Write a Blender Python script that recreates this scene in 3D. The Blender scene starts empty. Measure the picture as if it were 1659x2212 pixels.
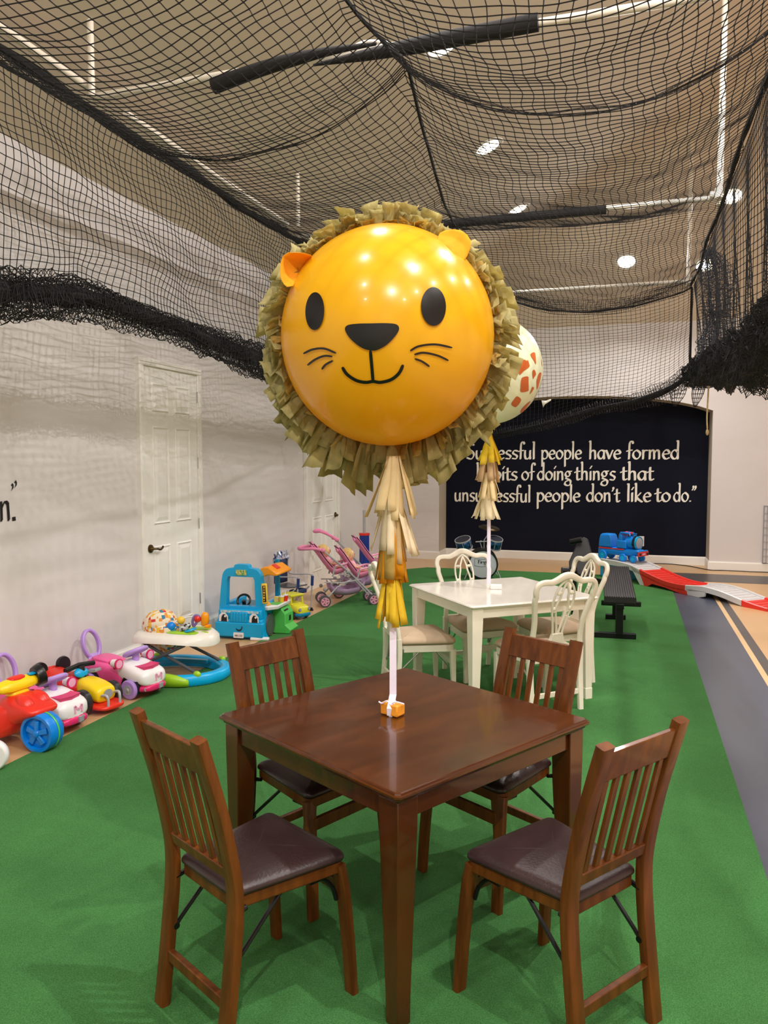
import bpy, math, random
import numpy as np
from mathutils import Matrix, Vector, Euler
random.seed(7)
SC = bpy.context.scene
COL = SC.collection
PI = math.pi

# ------------------------------------------------------------------ camera
F, CX, CY, EYE = 1690.0, 829.5, 1106.0, 1.645        # focal length in pixels of the 1659 x 2212 frame
VPX, VPY = 1361.0, 994.0                              # where lines along the room's length meet
PITCH = math.atan2(CY - VPY, F)
YAW = math.atan2(VPX - CX, math.hypot(F, CY - VPY))
FW = np.array([-math.sin(YAW) * math.cos(PITCH), math.cos(YAW) * math.cos(PITCH), -math.sin(PITCH)])
RT = np.array([math.cos(YAW), math.sin(YAW), 0.0])
UP = np.cross(RT, FW)
CAM = np.array([0, 0, EYE])
cd = bpy.data.cameras.new('camera')
cam = bpy.data.objects.new('camera', cd)
COL.objects.link(cam)
m = Matrix.Identity(4)
for i, a in enumerate((RT, UP, -FW)):
    for j in range(3):
        m[j][i] = a[j]
m.translation = CAM
cam.matrix_world = m
cd.sensor_fit = 'VERTICAL'
cd.sensor_height = 24.0
cd.lens = 24.0 * F / 2212.0
cd.clip_start, cd.clip_end = 0.05, 100
SC.camera = cam

# ------------------------------------------------------------------ world, exposure, lamps' strength
w = bpy.data.worlds.new('world')
SC.world = w
w.use_nodes = True
w.node_tree.nodes['Background'].inputs[0].default_value = (1.0, 0.86, 0.70, 1)
w.node_tree.nodes['Background'].inputs[1].default_value = 0.0
SC.view_settings.view_transform = 'Standard'
SC.view_settings.look = 'None'
SC.view_settings.gamma = 1.0
SC.view_settings.exposure = 0.0
LAMP_WATTS = 25.0
SIDE_WATTS = 32.0
RIDGE_WATTS = 158.0
LAMP_COLOR = (1.0, 0.955, 0.925)
END_WATTS = 70.0
LENS_GLOW = 6.0


# ------------------------------------------------------------------ measuring
def ray(x, y):
    return FW + RT * (x - CX) / F + UP * (CY - y) / F


def onZ(x, y, z=0.0):
    r = ray(x, y)
    return CAM + r * ((z - EYE) / r[2])


def onX(x, y, X):
    r = ray(x, y)
    return CAM + r * (X / r[0])


def onY(x, y, Y):
    r = ray(x, y)
    return CAM + r * (Y / r[1])


def onS(x, y, c, rad):
    """first point of a sphere met by the sight line, else the nearest point of its outline"""
    r = ray(x, y)
    r = r / np.linalg.norm(r)
    oc = CAM - c
    b = oc @ r
    d = b * b - (oc @ oc - rad * rad)
    if d < 0:
        p = CAM - b * r - c
        return c + p / np.linalg.norm(p) * rad
    return CAM + r * (-b - math.sqrt(d))


# ------------------------------------------------------------------ mesh collector
class MB:
    def __init__(s, mat=None):
        s.v, s.f, s.mi, s.k = [], [], [], 0
        s.M = mat

    def add(s, vs, fs):
        n = len(s.v)
        if s.M is not None:
            vs = [tuple(s.M @ Vector(p)) for p in vs]
        s.v += [tuple(map(float, p)) for p in vs]
        for f in fs:
            s.f.append(tuple(i + n for i in f))
            s.mi.append(s.k)
        return s

    def box(s, c, d, rot=None, taper=1.0):
        x, y, z = [q / 2 for q in d]
        vs = [(-x, -y, -z), (x, -y, -z), (x, y, -z), (-x, y, -z), (-x * taper, -y * taper, z), (x * taper, -y * taper, z), (x * taper, y * taper, z), (-x * taper, y * taper, z)]
        R = Euler(rot).to_matrix() if rot else None
        vs = [Vector(p) for p in vs]
        if R:
            vs = [R @ p for p in vs]
        c = Vector(c)
        return s.add([p + c for p in vs], [(3, 2, 1, 0), (4, 5, 6, 7), (0, 1, 5, 4), (1, 2, 6, 5), (2, 3, 7, 6), (3, 0, 4, 7)])

    def bar(s, a, b, wd, ht, up=(0, 0, 1), w2=None, h2=None):
        """rectangular bar from a to b"""
        a, b = Vector(a), Vector(b)
        t = (b - a).normalized()
        u = Vector(up)
        if abs(t.dot(u)) > .98:
            u = Vector((0, 1, 0))
        x = t.cross(u).normalized()
        y = x.cross(t)
        w2 = w2 or wd
        h2 = h2 or ht
        vs = []
        for p, W, H in ((a, wd, ht), (b, w2, h2)):
            vs += [p - x * W / 2 - y * H / 2, p + x * W / 2 - y * H / 2, p + x * W / 2 + y * H / 2, p - x * W / 2 + y * H / 2]
        return s.add(vs, [(3, 2, 1, 0), (4, 5, 6, 7), (0, 1, 5, 4), (1, 2, 6, 5), (2, 3, 7, 6), (3, 0, 4, 7)])

    def sweep(s, pts, sec, closed=False, caps=True, up=None, scale=None):
        """a closed cross-section [(u, v)] carried along pts"""
        P = [Vector(p) for p in pts]
        n, m_ = len(P), len(sec)
        vs = []
        last = None
        for i in range(n):
            if closed:
                t = (P[(i + 1) % n] - P[i - 1])
            else:
                t = P[min(i + 1, n - 1)] - P[max(i - 1, 0)]
            t.normalize()
            if up is not None:
                u = Vector(up)
                if abs(u.dot(t)) > .995:
                    u = last if last is not None else Vector((1, 0, 0.01))
            else:
                u = last if last is not None else (Vector((0, 0, 1)) if abs(t.z) < .9 else Vector((0, 1, 0)))
            x = t.cross(u)
            if x.length < 1e-6:
                x = Vector((1, 0, 0))
            x.normalize()
            y = x.cross(t).normalized()
            last = y
            k = scale[i] if scale is not None else 1.0
            for (a, b) in sec:
                vs.append(P[i] + x * a * k + y * b * k)
        fs = []
        for i in range(n if closed else n - 1):
            j = (i + 1) % n
            for q in range(m_):
                r = (q + 1) % m_
                fs.append((i * m_ + q, i * m_ + r, j * m_ + r, j * m_ + q))
        if caps and not closed:
            fs.append(tuple(range(m_ - 1, -1, -1)))
            fs.append(tuple((n - 1) * m_ + q for q in range(m_)))
        return s.add(vs, fs)

    def tube(s, pts, r, n=8, closed=False, scale=None):
        sec = [(r * math.cos(2 * PI * i / n), r * math.sin(2 * PI * i / n)) for i in range(n)]
        return s.sweep(pts, sec, closed, True, None, scale)

    def prism(s, poly, o, u, v, depth):
        """a flat outline in the plane (o; u, v), thickened along u x v"""
        o, u, v = Vector(o), Vector(u), Vector(v)
        nrm = u.cross(v).normalized() * depth
        a = [o + u * p[0] + v * p[1] for p in poly]
        n = len(a)
        fs = [tuple(range(n - 1, -1, -1)), tuple(range(n, 2 * n))]
        fs += [(i, (i + 1) % n, n + (i + 1) % n, n + i) for i in range(n)]
        return s.add(a + [p + nrm for p in a], fs)

    def lathe(s, prof, c=(0, 0, 0), axis=(0, 0, 1), n=24, arc=1.0):
        ax = Vector(axis).normalized()
        q = ax.to_track_quat('Z', 'Y')
        c = Vector(c)
        vs, fs = [], []
        m_ = len(prof)
        N = n if arc >= 1 else n + 1
        for i in range(N):
            a = 2 * PI * arc * i / n
            for (r, z) in prof:
                vs.append(c + q @ Vector((r * math.cos(a), r * math.sin(a), z)))
        for i in range(n):
            j = (i + 1) % N
            for k in range(m_ - 1):
                fs.append((i * m_ + k, j * m_ + k, j * m_ + k + 1, i * m_ + k + 1))
        return s.add(vs, fs)

    def cyl(s, a, b, r, n=20, r2=None):
        a, b = Vector(a), Vector(b)
        h = (b - a).length
        r2 = r if r2 is None else r2
        return s.lathe([(0.0001, 0), (r, 0), (r2, h), (0.0001, h)], a, b - a, n)

    def ball(s, c, r, nu=20, nv=12, rot=None):
        if not hasattr(r, '__len__'):
            r = (r, r, r)
        R = Euler(rot).to_matrix() if rot else Matrix.Identity(3)
        c = Vector(c)
        vs = [c + R @ Vector((0, 0, r[2]))]
        for j in range(1, nv):
            t = PI * j / nv
            for i in range(nu):
                a = 2 * PI * i / nu
                vs.append(c + R @ Vector((r[0] * math.sin(t) * math.cos(a), r[1] * math.sin(t) * math.sin(a), r[2] * math.cos(t))))
        vs.append(c + R @ Vector((0, 0, -r[2])))
        fs = [(0, 1 + i, 1 + (i + 1) % nu) for i in range(nu)]
        for j in range(nv - 2):
            for i in range(nu):
                a, b = 1 + j * nu + i, 1 + j * nu + (i + 1) % nu
                fs.append((a, a + nu, b + nu, b))
        L = len(vs) - 1
        b0 = 1 + (nv - 2) * nu
        fs += [(L, b0 + (i + 1) % nu, b0 + i) for i in range(nu)]
        return s.add(vs, fs)

    def loft(s, rings, caps=True, closed=True):
        m_ = len(rings[0])
        vs = [p for r in rings for p in r]
        fs = []
        for i in range(len(rings) - 1):
            for q in range(m_ if closed else m_ - 1):
                r = (q + 1) % m_
                fs.append((i * m_ + q, i * m_ + r, (i + 1) * m_ + r, (i + 1) * m_ + q))
        if caps and closed:
            fs.append(tuple(range(m_ - 1, -1, -1)))
            fs.append(tuple((len(rings) - 1) * m_ + q for q in range(m_)))
        return s.add(vs, fs)

    def grid(s, fn, nu, nv):
        vs = [fn(i / nu, j / nv) for j in range(nv + 1) for i in range(nu + 1)]
        fs = [(j * (nu + 1) + i, j * (nu + 1) + i + 1, (j + 1) * (nu + 1) + i + 1, (j + 1) * (nu + 1) + i) for j in range(nv) for i in range(nu)]
        return s.add(vs, fs)

    def build(s, name, mats, parent=None, bevel=0.0, seg=2, smooth=35, sub=0, solid=0.0, kind=None, loc=None, label=None):
        me = bpy.data.meshes.new(name)
        me.from_pydata(s.v, [], s.f)
        if not isinstance(mats, (list, tuple)):
            mats = [mats]
        for q in mats:
            me.materials.append(q)
        if len(mats) > 1:
            me.polygons.foreach_set('material_index', s.mi)
        if smooth:
            me.polygons.foreach_set('use_smooth', [True] * len(me.polygons))
            if smooth < 180:
                me.set_sharp_from_angle(angle=math.radians(smooth))
        me.update()
        o = bpy.data.objects.new(name, me)
        COL.objects.link(o)
        if parent is not None:
            o.parent = parent
        if loc is not None:
            o.location = loc
        if solid:
            md = o.modifiers.new('thickness', 'SOLIDIFY')
            md.thickness = solid
            md.offset = 0
        if bevel:
            md = o.modifiers.new('rounding', 'BEVEL')
            md.width = bevel
            md.segments = seg
            md.limit_method = 'ANGLE'
            md.angle_limit = math.radians(38)
        if sub:
            md = o.modifiers.new('smoothing', 'SUBSURF')
            md.levels = sub
            md.render_levels = sub
        if kind:
            o['kind'] = kind
        if label:
            o['label'] = label
        return o


def empty(name, loc=(0, 0, 0), rz=0.0):
    o = bpy.data.objects.new(name, None)
    COL.objects.link(o)
    o.location = loc
    o.rotation_euler = (0, 0, rz)
    o.empty_display_size = .1
    return o


def tag(o, label, cat, group=None):
    o['label'] = label
    o['category'] = cat
    if group:
        o['group'] = group
    return o


def thing(name, label, cat, loc=(0, 0, 0), rz=0.0, group=None):
    return tag(empty(name, loc, rz), label, cat, group)


def copy_tree(o, parent=None):
    c = o.copy()
    COL.objects.link(c)
    if parent is not None:
        c.parent = parent
    for ch in list(o.children):
        copy_tree(ch, c)
    return c


def crom(pts, n=6, closed=False):
    """smooth curve through points"""
    P = [np.array(p, float) for p in pts]
    out = []
    N = len(P)
    for i in range(N if closed else N - 1):
        p1, p2 = P[i], P[(i + 1) % N]
        p0 = P[i - 1] if (i > 0 or closed) else 2 * p1 - p2
        p3 = P[(i + 2) % N] if (i + 2 < N or closed) else 2 * p2 - p1
        for k in range(n):
            t = k / n
            out.append(.5 * (2 * p1 + (p2 - p0) * t + (2 * p0 - 5 * p1 + 4 * p2 - p3) * t * t + (3 * p1 - p0 - 3 * p2 + p3) * t ** 3))
    if not closed:
        out.append(P[-1])
    return [tuple(p) for p in out]


def rrect(w_, h_, r, n=4):
    out = []
    for cx, cy, a in ((w_ / 2 - r, h_ / 2 - r, 0), (-w_ / 2 + r, h_ / 2 - r, 90), (-w_ / 2 + r, -h_ / 2 + r, 180), (w_ / 2 - r, -h_ / 2 + r, 270)):
        for k in range(n + 1):
            t = math.radians(a + 90 * k / n)
            out.append((cx + r * math.cos(t), cy + r * math.sin(t)))
    return out


def circle(r, n=16, ry=None, c=(0, 0)):
    return [(c[0] + r * math.cos(2 * PI * i / n), c[1] + (ry or r) * math.sin(2 * PI * i / n)) for i in range(n)]


# ------------------------------------------------------------------ materials
def lin(c):
    return tuple(((q / 255 / 12.92) if q / 255 <= .04045 else ((q / 255 + .055) / 1.055) ** 2.4) for q in c)


def mat(name, rgb, rough=.5, metal=0.0, var=.06, scale=6.0, bump=0.0, bscale=None, coat=0.0, spec=.5, rgb2=None, stretch=None, emit=0.0, thin=0.0, detail=3.0, alpha=1.0):
    ma = bpy.data.materials.new(name)
    ma.use_nodes = True
    nt = ma.node_tree
    N, L = nt.nodes, nt.links
    b = N['Principled BSDF']
    a = lin(rgb)
    c2 = lin(rgb2) if rgb2 else tuple(min(1, q * (1 + var)) for q in a)
    c1 = a if rgb2 else tuple(q * (1 - var) for q in a)
    tc = N.new('ShaderNodeTexCoord')
    mp = N.new('ShaderNodeMapping')
    L.new(tc.outputs['Object'], mp.inputs[0])
    if stretch:
        mp.inputs['Scale'].default_value = stretch
    nz = N.new('ShaderNodeTexNoise')
    nz.inputs['Scale'].default_value = scale
    nz.inputs['Detail'].default_value = detail
    L.new(mp.outputs[0], nz.inputs['Vector'])
    rp = N.new('ShaderNodeValToRGB')
    rp.color_ramp.elements[0].position = .32
    rp.color_ramp.elements[1].position = .68
    rp.color_ramp.elements[0].color = (*c1, 1)
    rp.color_ramp.elements[1].color = (*c2, 1)
    L.new(nz.outputs['Fac'], rp.inputs[0])
    L.new(rp.outputs[0], b.inputs['Base Color'])
    b.inputs['Roughness'].default_value = rough
    b.inputs['Metallic'].default_value = metal
    b.inputs['Specular IOR Level'].default_value = spec
    b.inputs['Coat Weight'].default_value = coat
    b.inputs['Coat Roughness'].default_value = .08
    if alpha < 1:
        b.inputs['Alpha'].default_value = alpha
    if bump:
        n2 = N.new('ShaderNodeTexNoise')
        n2.inputs['Scale'].default_value = bscale or scale * 6
        n2.inputs['Detail'].default_value = 4
        L.new(mp.outputs[0], n2.inputs['Vector'])
        bp = N.new('ShaderNodeBump')
        bp.inputs['Strength'].default_value = bump
        bp.inputs['Distance'].default_value = .01
        L.new(n2.outputs['Fac'], bp.inputs['Height'])
        L.new(bp.outputs[0], b.inputs['Normal'])
    if emit:
        b.inputs['Emission Color'].default_value = (*a, 1)
        b.inputs['Emission Strength'].default_value = emit
    if thin:
        tr = N.new('ShaderNodeBsdfTranslucent')
        L.new(rp.outputs[0], tr.inputs['Color'])
        mx = N.new('ShaderNodeMixShader')
        mx.inputs[0].default_value = thin
        L.new(b.outputs[0], mx.inputs[1])
        L.new(tr.outputs[0], mx.inputs[2])
        L.new(mx.outputs[0], N['Material Output'].inputs['Surface'])
    return ma


def wood(name, dark, light, rough, stretch, scale=5.0, coat=0.0):
    ma = mat(name, dark, rough, scale=scale, rgb2=light, stretch=stretch, detail=6.0, coat=coat, bump=.03, bscale=30, spec=.3)
    nz = [n for n in ma.node_tree.nodes if n.type == 'TEX_NOISE'][0]
    nz.inputs['Distortion'].default_value = .6
    return ma


Mt = {}
Mt['wall'] = mat('wall_paint', (219, 214, 213), .75, var=.015, scale=1.5, bump=.05, bscale=160)
Mt['ceil'] = mat('ceiling_paint', (224, 212, 196), .8, var=.015, scale=1.2, bump=.05, bscale=120)
Mt['trim'] = mat('white_trim_paint', (240, 238, 232), .35, var=.01, scale=4)
Mt['navy'] = mat('navy_paint', (14, 18, 34), .7, spec=.15, var=.06, scale=2, bump=.04, bscale=150)
Mt['reveal'] = mat('reveal_paint', (196, 184, 166), .7, var=.02, scale=2)
Mt['letter'] = mat('cream_lettering', (250, 246, 236), .6, var=.02, scale=9)
Mt['ink'] = mat('black_lettering', (16, 12, 12), .6, var=.05)
Mt['tan'] = mat('tan_vinyl', (205, 165, 118), .32, var=.035, scale=1.6, bump=.02, bscale=60)
Mt['lane'] = mat('slate_blue_vinyl', (70, 76, 92), .33, var=.05, scale=1.4, bump=.02, bscale=60)
Mt['lined'] = mat('dark_line_paint', (74, 70, 70), .35, var=.04)
Mt['lineb'] = mat('pale_line_paint', (218, 182, 134), .35, var=.03)
Mt['brownT'] = wood('brown_table_wood', (62, 29, 8), (86, 43, 13), .26, (1, 6, 1), 2.2, coat=.5)
Mt['brown'] = wood('brown_chair_wood', (82, 41, 12), (114, 63, 21), .36, (9, 9, 1), 3.5, coat=.15)
Mt['leather'] = mat('dark_brown_vinyl', (46, 30, 31), .34, var=.12, scale=9, bump=.10, bscale=120)
Mt['blackm'] = mat('black_metal', (18, 18, 20), .32, var=.1, metal=.3)
Mt['whiteP'] = mat('antique_white_paint', (243, 236, 218), .38, var=.025, scale=5, bump=.02, bscale=30)
Mt['whiteT'] = mat('white_table_paint', (242, 236, 226), .2, var=.03, scale=4, coat=.2)
Mt['beige'] = mat('beige_microfiber', (196, 172, 145), .85, var=.07, scale=5, bump=.1, bscale=60)
Mt['chrome'] = mat('bright_metal', (190, 190, 190), .25, metal=1.0, var=.03)
Mt['pvc'] = mat('white_pvc', (240, 232, 216), .35, var=.02)
Mt['foam'] = mat('black_foam', (26, 24, 25), .9, var=.15, scale=30, bump=.2, bscale=90)
Mt['net'] = mat('black_net_cord', (24, 23, 26), .8, var=.1)
Mt['netb'] = mat('grey_net_cord', (62, 64, 74), .8, var=.1)
Mt['rope'] = mat('black_rope', (16, 15, 17), .85, var=.15, scale=40)
Mt['jute'] = mat('tan_cord', (190, 165, 120), .85, var=.1, scale=30)

# ================================================================== the room
XW, XR_, YB, YREC, YF = -3.84, 6.44, 12.6, 13.12, -5.0
CZ0, CS, CSB = 3.71, .40, .60        # height of the wall tops, pitch of the side slopes, pitch of the end slope


def struct(o):
    o['kind'] = 'structure'
    return o


b = MB()
b.box(((XW + XR_) / 2, 4.2, -.03), (XR_ - XW + .3, 18.8, .06))
floor = struct(b.build('floor', Mt['tan'], smooth=0))


def strip(name, x0, x1, y0, y1, m_, z=.0015):
    q = MB()
    q.box(((x0 + x1) / 2, (y0 + y1) / 2, z / 2), (x1 - x0, y1 - y0, z))
    o = q.build(name, m_, floor, smooth=0)
    o['kind'] = 'structure'
    return o


TURF_R = .545
strip('floor_lane', TURF_R, .99, -4.9, 11.35, Mt['lane'])
strip('floor_line', .99, 1.035, -4.9, 10.4, Mt['lineb'], .002)
strip('floor_line', 1.035, 1.115, -4.9, 10.4, Mt['lined'], .002)
strip('floor_lane', -.2, 5.5, 11.35, 12.12, Mt['lined'], .003)

# artificial turf: a slab with a short pile
turf_m = mat('green_turf', (62, 120, 62), .95, scale=260, rgb2=(94, 156, 90), bump=.9, bscale=420, spec=.1, detail=5)
nt = turf_m.node_tree
n3 = nt.nodes.new('ShaderNodeTexNoise')
n3.inputs['Scale'].default_value = 1.7
n3.inputs['Detail'].default_value = 5
mxr = nt.nodes.new('ShaderNodeMapRange')
mxr.inputs[1].default_value = .3
mxr.inputs[2].default_value = .7
mxr.inputs[3].default_value = .86
mxr.inputs[4].default_value = 1.12
mul = nt.nodes.new('ShaderNodeMixRGB')
mul.blend_type = 'MULTIPLY'
mul.inputs[0].default_value = 1
tcn = [n for n in nt.nodes if n.type == 'TEX_COORD'][0]
nt.links.new(tcn.outputs['Object'], n3.inputs['Vector'])
nt.links.new(n3.outputs['Fac'], mxr.inputs[0])
bs = nt.nodes['Principled BSDF']
src = bs.inputs['Base Color'].links[0].from_socket
nt.links.new(src, mul.inputs[1])
nt.links.new(mxr.outputs[0], mul.inputs[2])
nt.links.new(mul.outputs[0], bs.inputs['Base Color'])
TURF = .008
b = MB()
TX0, TX1, TY1 = -3.175, TURF_R, 11.55
b.prism([(TX0, -4.8), (TX1, -4.8), (TX1, TY1), (-2.93, TY1), (TX0, TY1 - .28)], (0, 0, 0.0005), (1, 0, 0), (0, 1, 0), TURF)
turf = struct(b.build('floor_turf', turf_m, smooth=0))

T = .12
# left wall with two door openings left closed behind the doors
b = MB()
b.box((XW - T / 2, (YF + YB + .6) / 2, 1.9), (T, YB + .6 - YF, 3.8))
wall_left = struct(b.build('wall_left', Mt['wall'], smooth=0))
b = MB()
b.box((XR_ + T / 2, (YF + YB) / 2, 1.9), (T, YB - YF + 1.2, 3.8))
struct(b.build('wall_right', Mt['wall'], smooth=0))
b = MB()
ridge_x = (XW + XR_) / 2
ridge_z = CZ0 + CS * (ridge_x - XW)
b.prism([(XW - T, 0), (XR_ + T, 0), (XR_ + T, CZ0), (ridge_x, ridge_z + .05), (XW - T, CZ0)], (0, YF, 0), (1, 0, 0), (0, 0, 1), T)
struct(b.build('wall_front', Mt['wall'], smooth=0))

# ceiling: two long slopes and the end slope, meeting in hips
apex_y = YB - (ridge_z - CZ0) / CSB
e = .06
A0, A1 = (XW - T, YF - T, CZ0 - CS * T), (XW - T, YB + .12 / CSB * CS, CZ0 - CS * T)
B0, B1 = (ridge_x, YF - T, ridge_z), (ridge_x, apex_y, ridge_z)
C0, C1 = (XR_ + T, YF - T, CZ0 - CS * T), (XR_ + T, YB + .12 / CSB * CS, CZ0 - CS * T)
b = MB()
b.add([A0, A1, B1, B0, C0, C1], [(0, 1, 2, 3), (3, 2, 5, 4), (1, 5, 2)])
cl = struct(b.build('ceiling', Mt['ceil'], smooth=0))
md = cl.modifiers.new('thickness', 'SOLIDIFY')
md.thickness = .1
md.offset = 1 if False else -1

# end wall: front plane with an arched niche, its reveal and the navy back
NX0, NX1 = -3.0, 1.16
NZ = float(onY(1526, 887, YB)[2])
ARCH = float(onY(1260, 855, YB)[2]) - NZ
arch = []
for i in range(21):
    t = i / 20
    x = NX1 + (NX0 - NX1) * t
    xx = (x - (NX0 + NX1) / 2) / ((NX1 - NX0) / 2)
    arch.append((x, NZ + ARCH * (math.sqrt(max(0, 1 - .86 * xx * xx)) - math.sqrt(.14)) / (1 - math.sqrt(.14))))
b = MB()
outer = [(XR_ + T, 0), (XR_ + T, CZ0 + .12), (XW - T, CZ0 + .12), (XW - T, 0)]
b.prism([(NX0, 0)] + list(reversed(arch)) + [(NX1, 0), (XR_ + T, 0), (XR_ + T, CZ0 + .12), (XW - T, CZ0 + .12), (XW - T, 0)], (0, YB, 0), (0, 0, 1), (1, 0, 0), T) if False else None
ring_in = [(NX0, 0)] + list(reversed(arch)) + [(NX1, 0)]
top = [(XW - T, 0), (XW - T, CZ0 + .12)]
n = len(ring_in)
vs, fs = [], []
for k, (x, z) in enumerate(ring_in):           # strip from the arch up to the wall's top
    t = (x - NX0) / (NX1 - NX0)
    vs += [(x, YB, z), (x, YB, CZ0 + .2), (x, YREC + .02, z)]
for k in range(n - 1):
    if 0 < k < n - 2 or True:
        if k not in (0, n - 2):
            fs.append((3 * k, 3 * k + 1, 3 * k + 4, 3 * k + 3))
b.add([v for v in vs], fs)
for x0, x1 in ((XW - T, NX0), (NX1, XR_ + T)):
    b.add([(x0, YB, 0), (x1, YB, 0), (x1, YB, CZ0 + .2), (x0, YB, CZ0 + .2)], [(0, 1, 2, 3)])
wall_back = struct(b.build('wall_back', Mt['wall'], smooth=0))
b = MB()
b.add(vs, [(3 * k, 3 * k + 3, 3 * k + 5, 3 * k + 2) for k in range(n - 1)])
struct(b.build('niche_reveal', Mt['reveal'], wall_back, smooth=30))
b = MB()
b.box(((NX0 + NX1) / 2, YREC + .06, 1.6), (NX1 - NX0 + .3, .12, 3.2))
niche = struct(b.build('niche_wall', Mt['navy'], wall_back, smooth=0))


def board(name, p, q, nrm, h=.135):
    """baseboard from p to q on the floor; nrm points into the room"""
    p, q, nv = Vector((*p, 0)), Vector((*q, 0)), Vector((*nrm, 0))
    z = MB()
    d = (q - p)
    z.prism([(0, 0), (.016, 0), (.016, h - .02), (.009, h - .006), (.009, h), (0, h)], p, nv, (0, 0, 1), d.length * (1 if nv.cross(Vector((0, 0, 1))).dot(d) > 0 else -1))
    return struct(z.build(name, Mt['trim'], smooth=0))


board('baseboard_left', (XW, YF), (XW, 5.49), (1, 0))
board('baseboard_left', (XW, 6.46), (XW, 8.92), (1, 0))
board('baseboard_left', (XW, 10.08), (XW, YB), (1, 0))
board('baseboard_back', (XW, YB), (NX0, YB), (0, -1))
board('baseboard_back', (NX0, YREC), (NX1, YREC), (0, -1))
board('baseboard_back', (NX1, YB), (XR_, YB), (0, -1))
board('baseboard_niche', (NX0, YB), (NX0, YREC), (1, 0))
board('baseboard_niche', (NX1, YB), (NX1, YREC), (-1, 0))


# ------------------------------------------------------------------ doors in the left wall
def door(name, y0, y1, ztop, handle_near, hinges):
    """six-panel door in its casing; local y runs along the wall"""
    cw = .062
    d = struct(MB().box((XW + .006, (y0 + y1) / 2, (ztop - cw) / 2), (.036, y1 - y0 - 2 * cw, ztop - cw)).build(name, Mt['trim'], bevel=.003))
    k = MB()
    for yy in (y0 + cw / 2, y1 - cw / 2):
        k.box((XW + .014, yy, (ztop - cw) / 2), (.056, cw, ztop - cw))
        k.box((XW + .018, yy + (-.012 if yy < (y0 + y1) / 2 else .012), (ztop - cw) / 2), (.06, cw * .5, ztop - cw))
    k.box((XW + .014, (y0 + y1) / 2, ztop - cw / 2), (.056, y1 - y0, cw))
    k.box((XW + .018, (y0 + y1) / 2, ztop - cw * .30), (.06, y1 - y0 - .006, cw * .5))
    k.build('door_casing', Mt['trim'], d, bevel=.004)['kind'] = 'structure'
    W = y1 - y0 - 2 * cw
    s = W / .82
    H = ztop - cw
    p = MB()
    for c in (y0 + cw + W * .295, y1 - cw - W * .295):
        for za, zb in ((.22, .92), (1.10, 1.93), (2.05, H - .13)):
            w_, h_ = W * .295, zb - za
            r = []
            # moulded frame: sunk groove, then the raised field
            for dx, off in ((0, .0), (.012, .011), (.022, -.006 + .011), (.030, .004), (.060, .012)):
                x = XW + .0245 + off * (1 if off else 0)
                a, c_ = w_ / 2 - dx, h_ / 2 - dx
                r.append([(x, c - a, (za + zb) / 2 - c_), (x, c + a, (za + zb) / 2 - c_), (x, c + a, (za + zb) / 2 + c_), (x, c - a, (za + zb) / 2 + c_)])
            p.loft(r)
    p.build('door_panel', Mt['trim'], d, smooth=0)['kind'] = 'structure'
    hy = y0 + cw + .07 if handle_near else y1 - cw - .07
    sg = 1 if handle_near else -1
    br = mat('antique_brass', (96, 78, 48), .32, metal=1.0, var=.12, scale=30)
    h = MB()
    h.lathe([(.0001, 0), (.036, 0), (.034, .010), (.02, .014), (.013, .03), (.0001, .05)], (XW + .024, hy, .905), (1, 0, 0), 20)
    h.tube(crom([(XW + .06, hy, .905), (XW + .075, hy + .03 * sg, .903), (XW + .075, hy + .07 * sg, .893), (XW + .073, hy + .105 * sg, .905), (XW + .07, hy + .118 * sg, .915)], 4), .009, 8)
    h.build('door_handle', br, d)
    for z in hinges:
        hh = MB()
        yy = y1 - cw + .004 if handle_near else y0 + cw - .004
        hh.cyl((XW + .034, yy, z - .05), (XW + .034, yy, z + .05), .007, 8)
        hh.build('door_hinge', Mt['chrome'], d)
    return d


door('door_1', 5.497, 6.455, 2.484, True, (.36, 1.06, 1.62, 2.22))
door('door_2', 8.925, 10.07, 2.484, False, (.36, 1.06, 1.62, 2.22))


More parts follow.
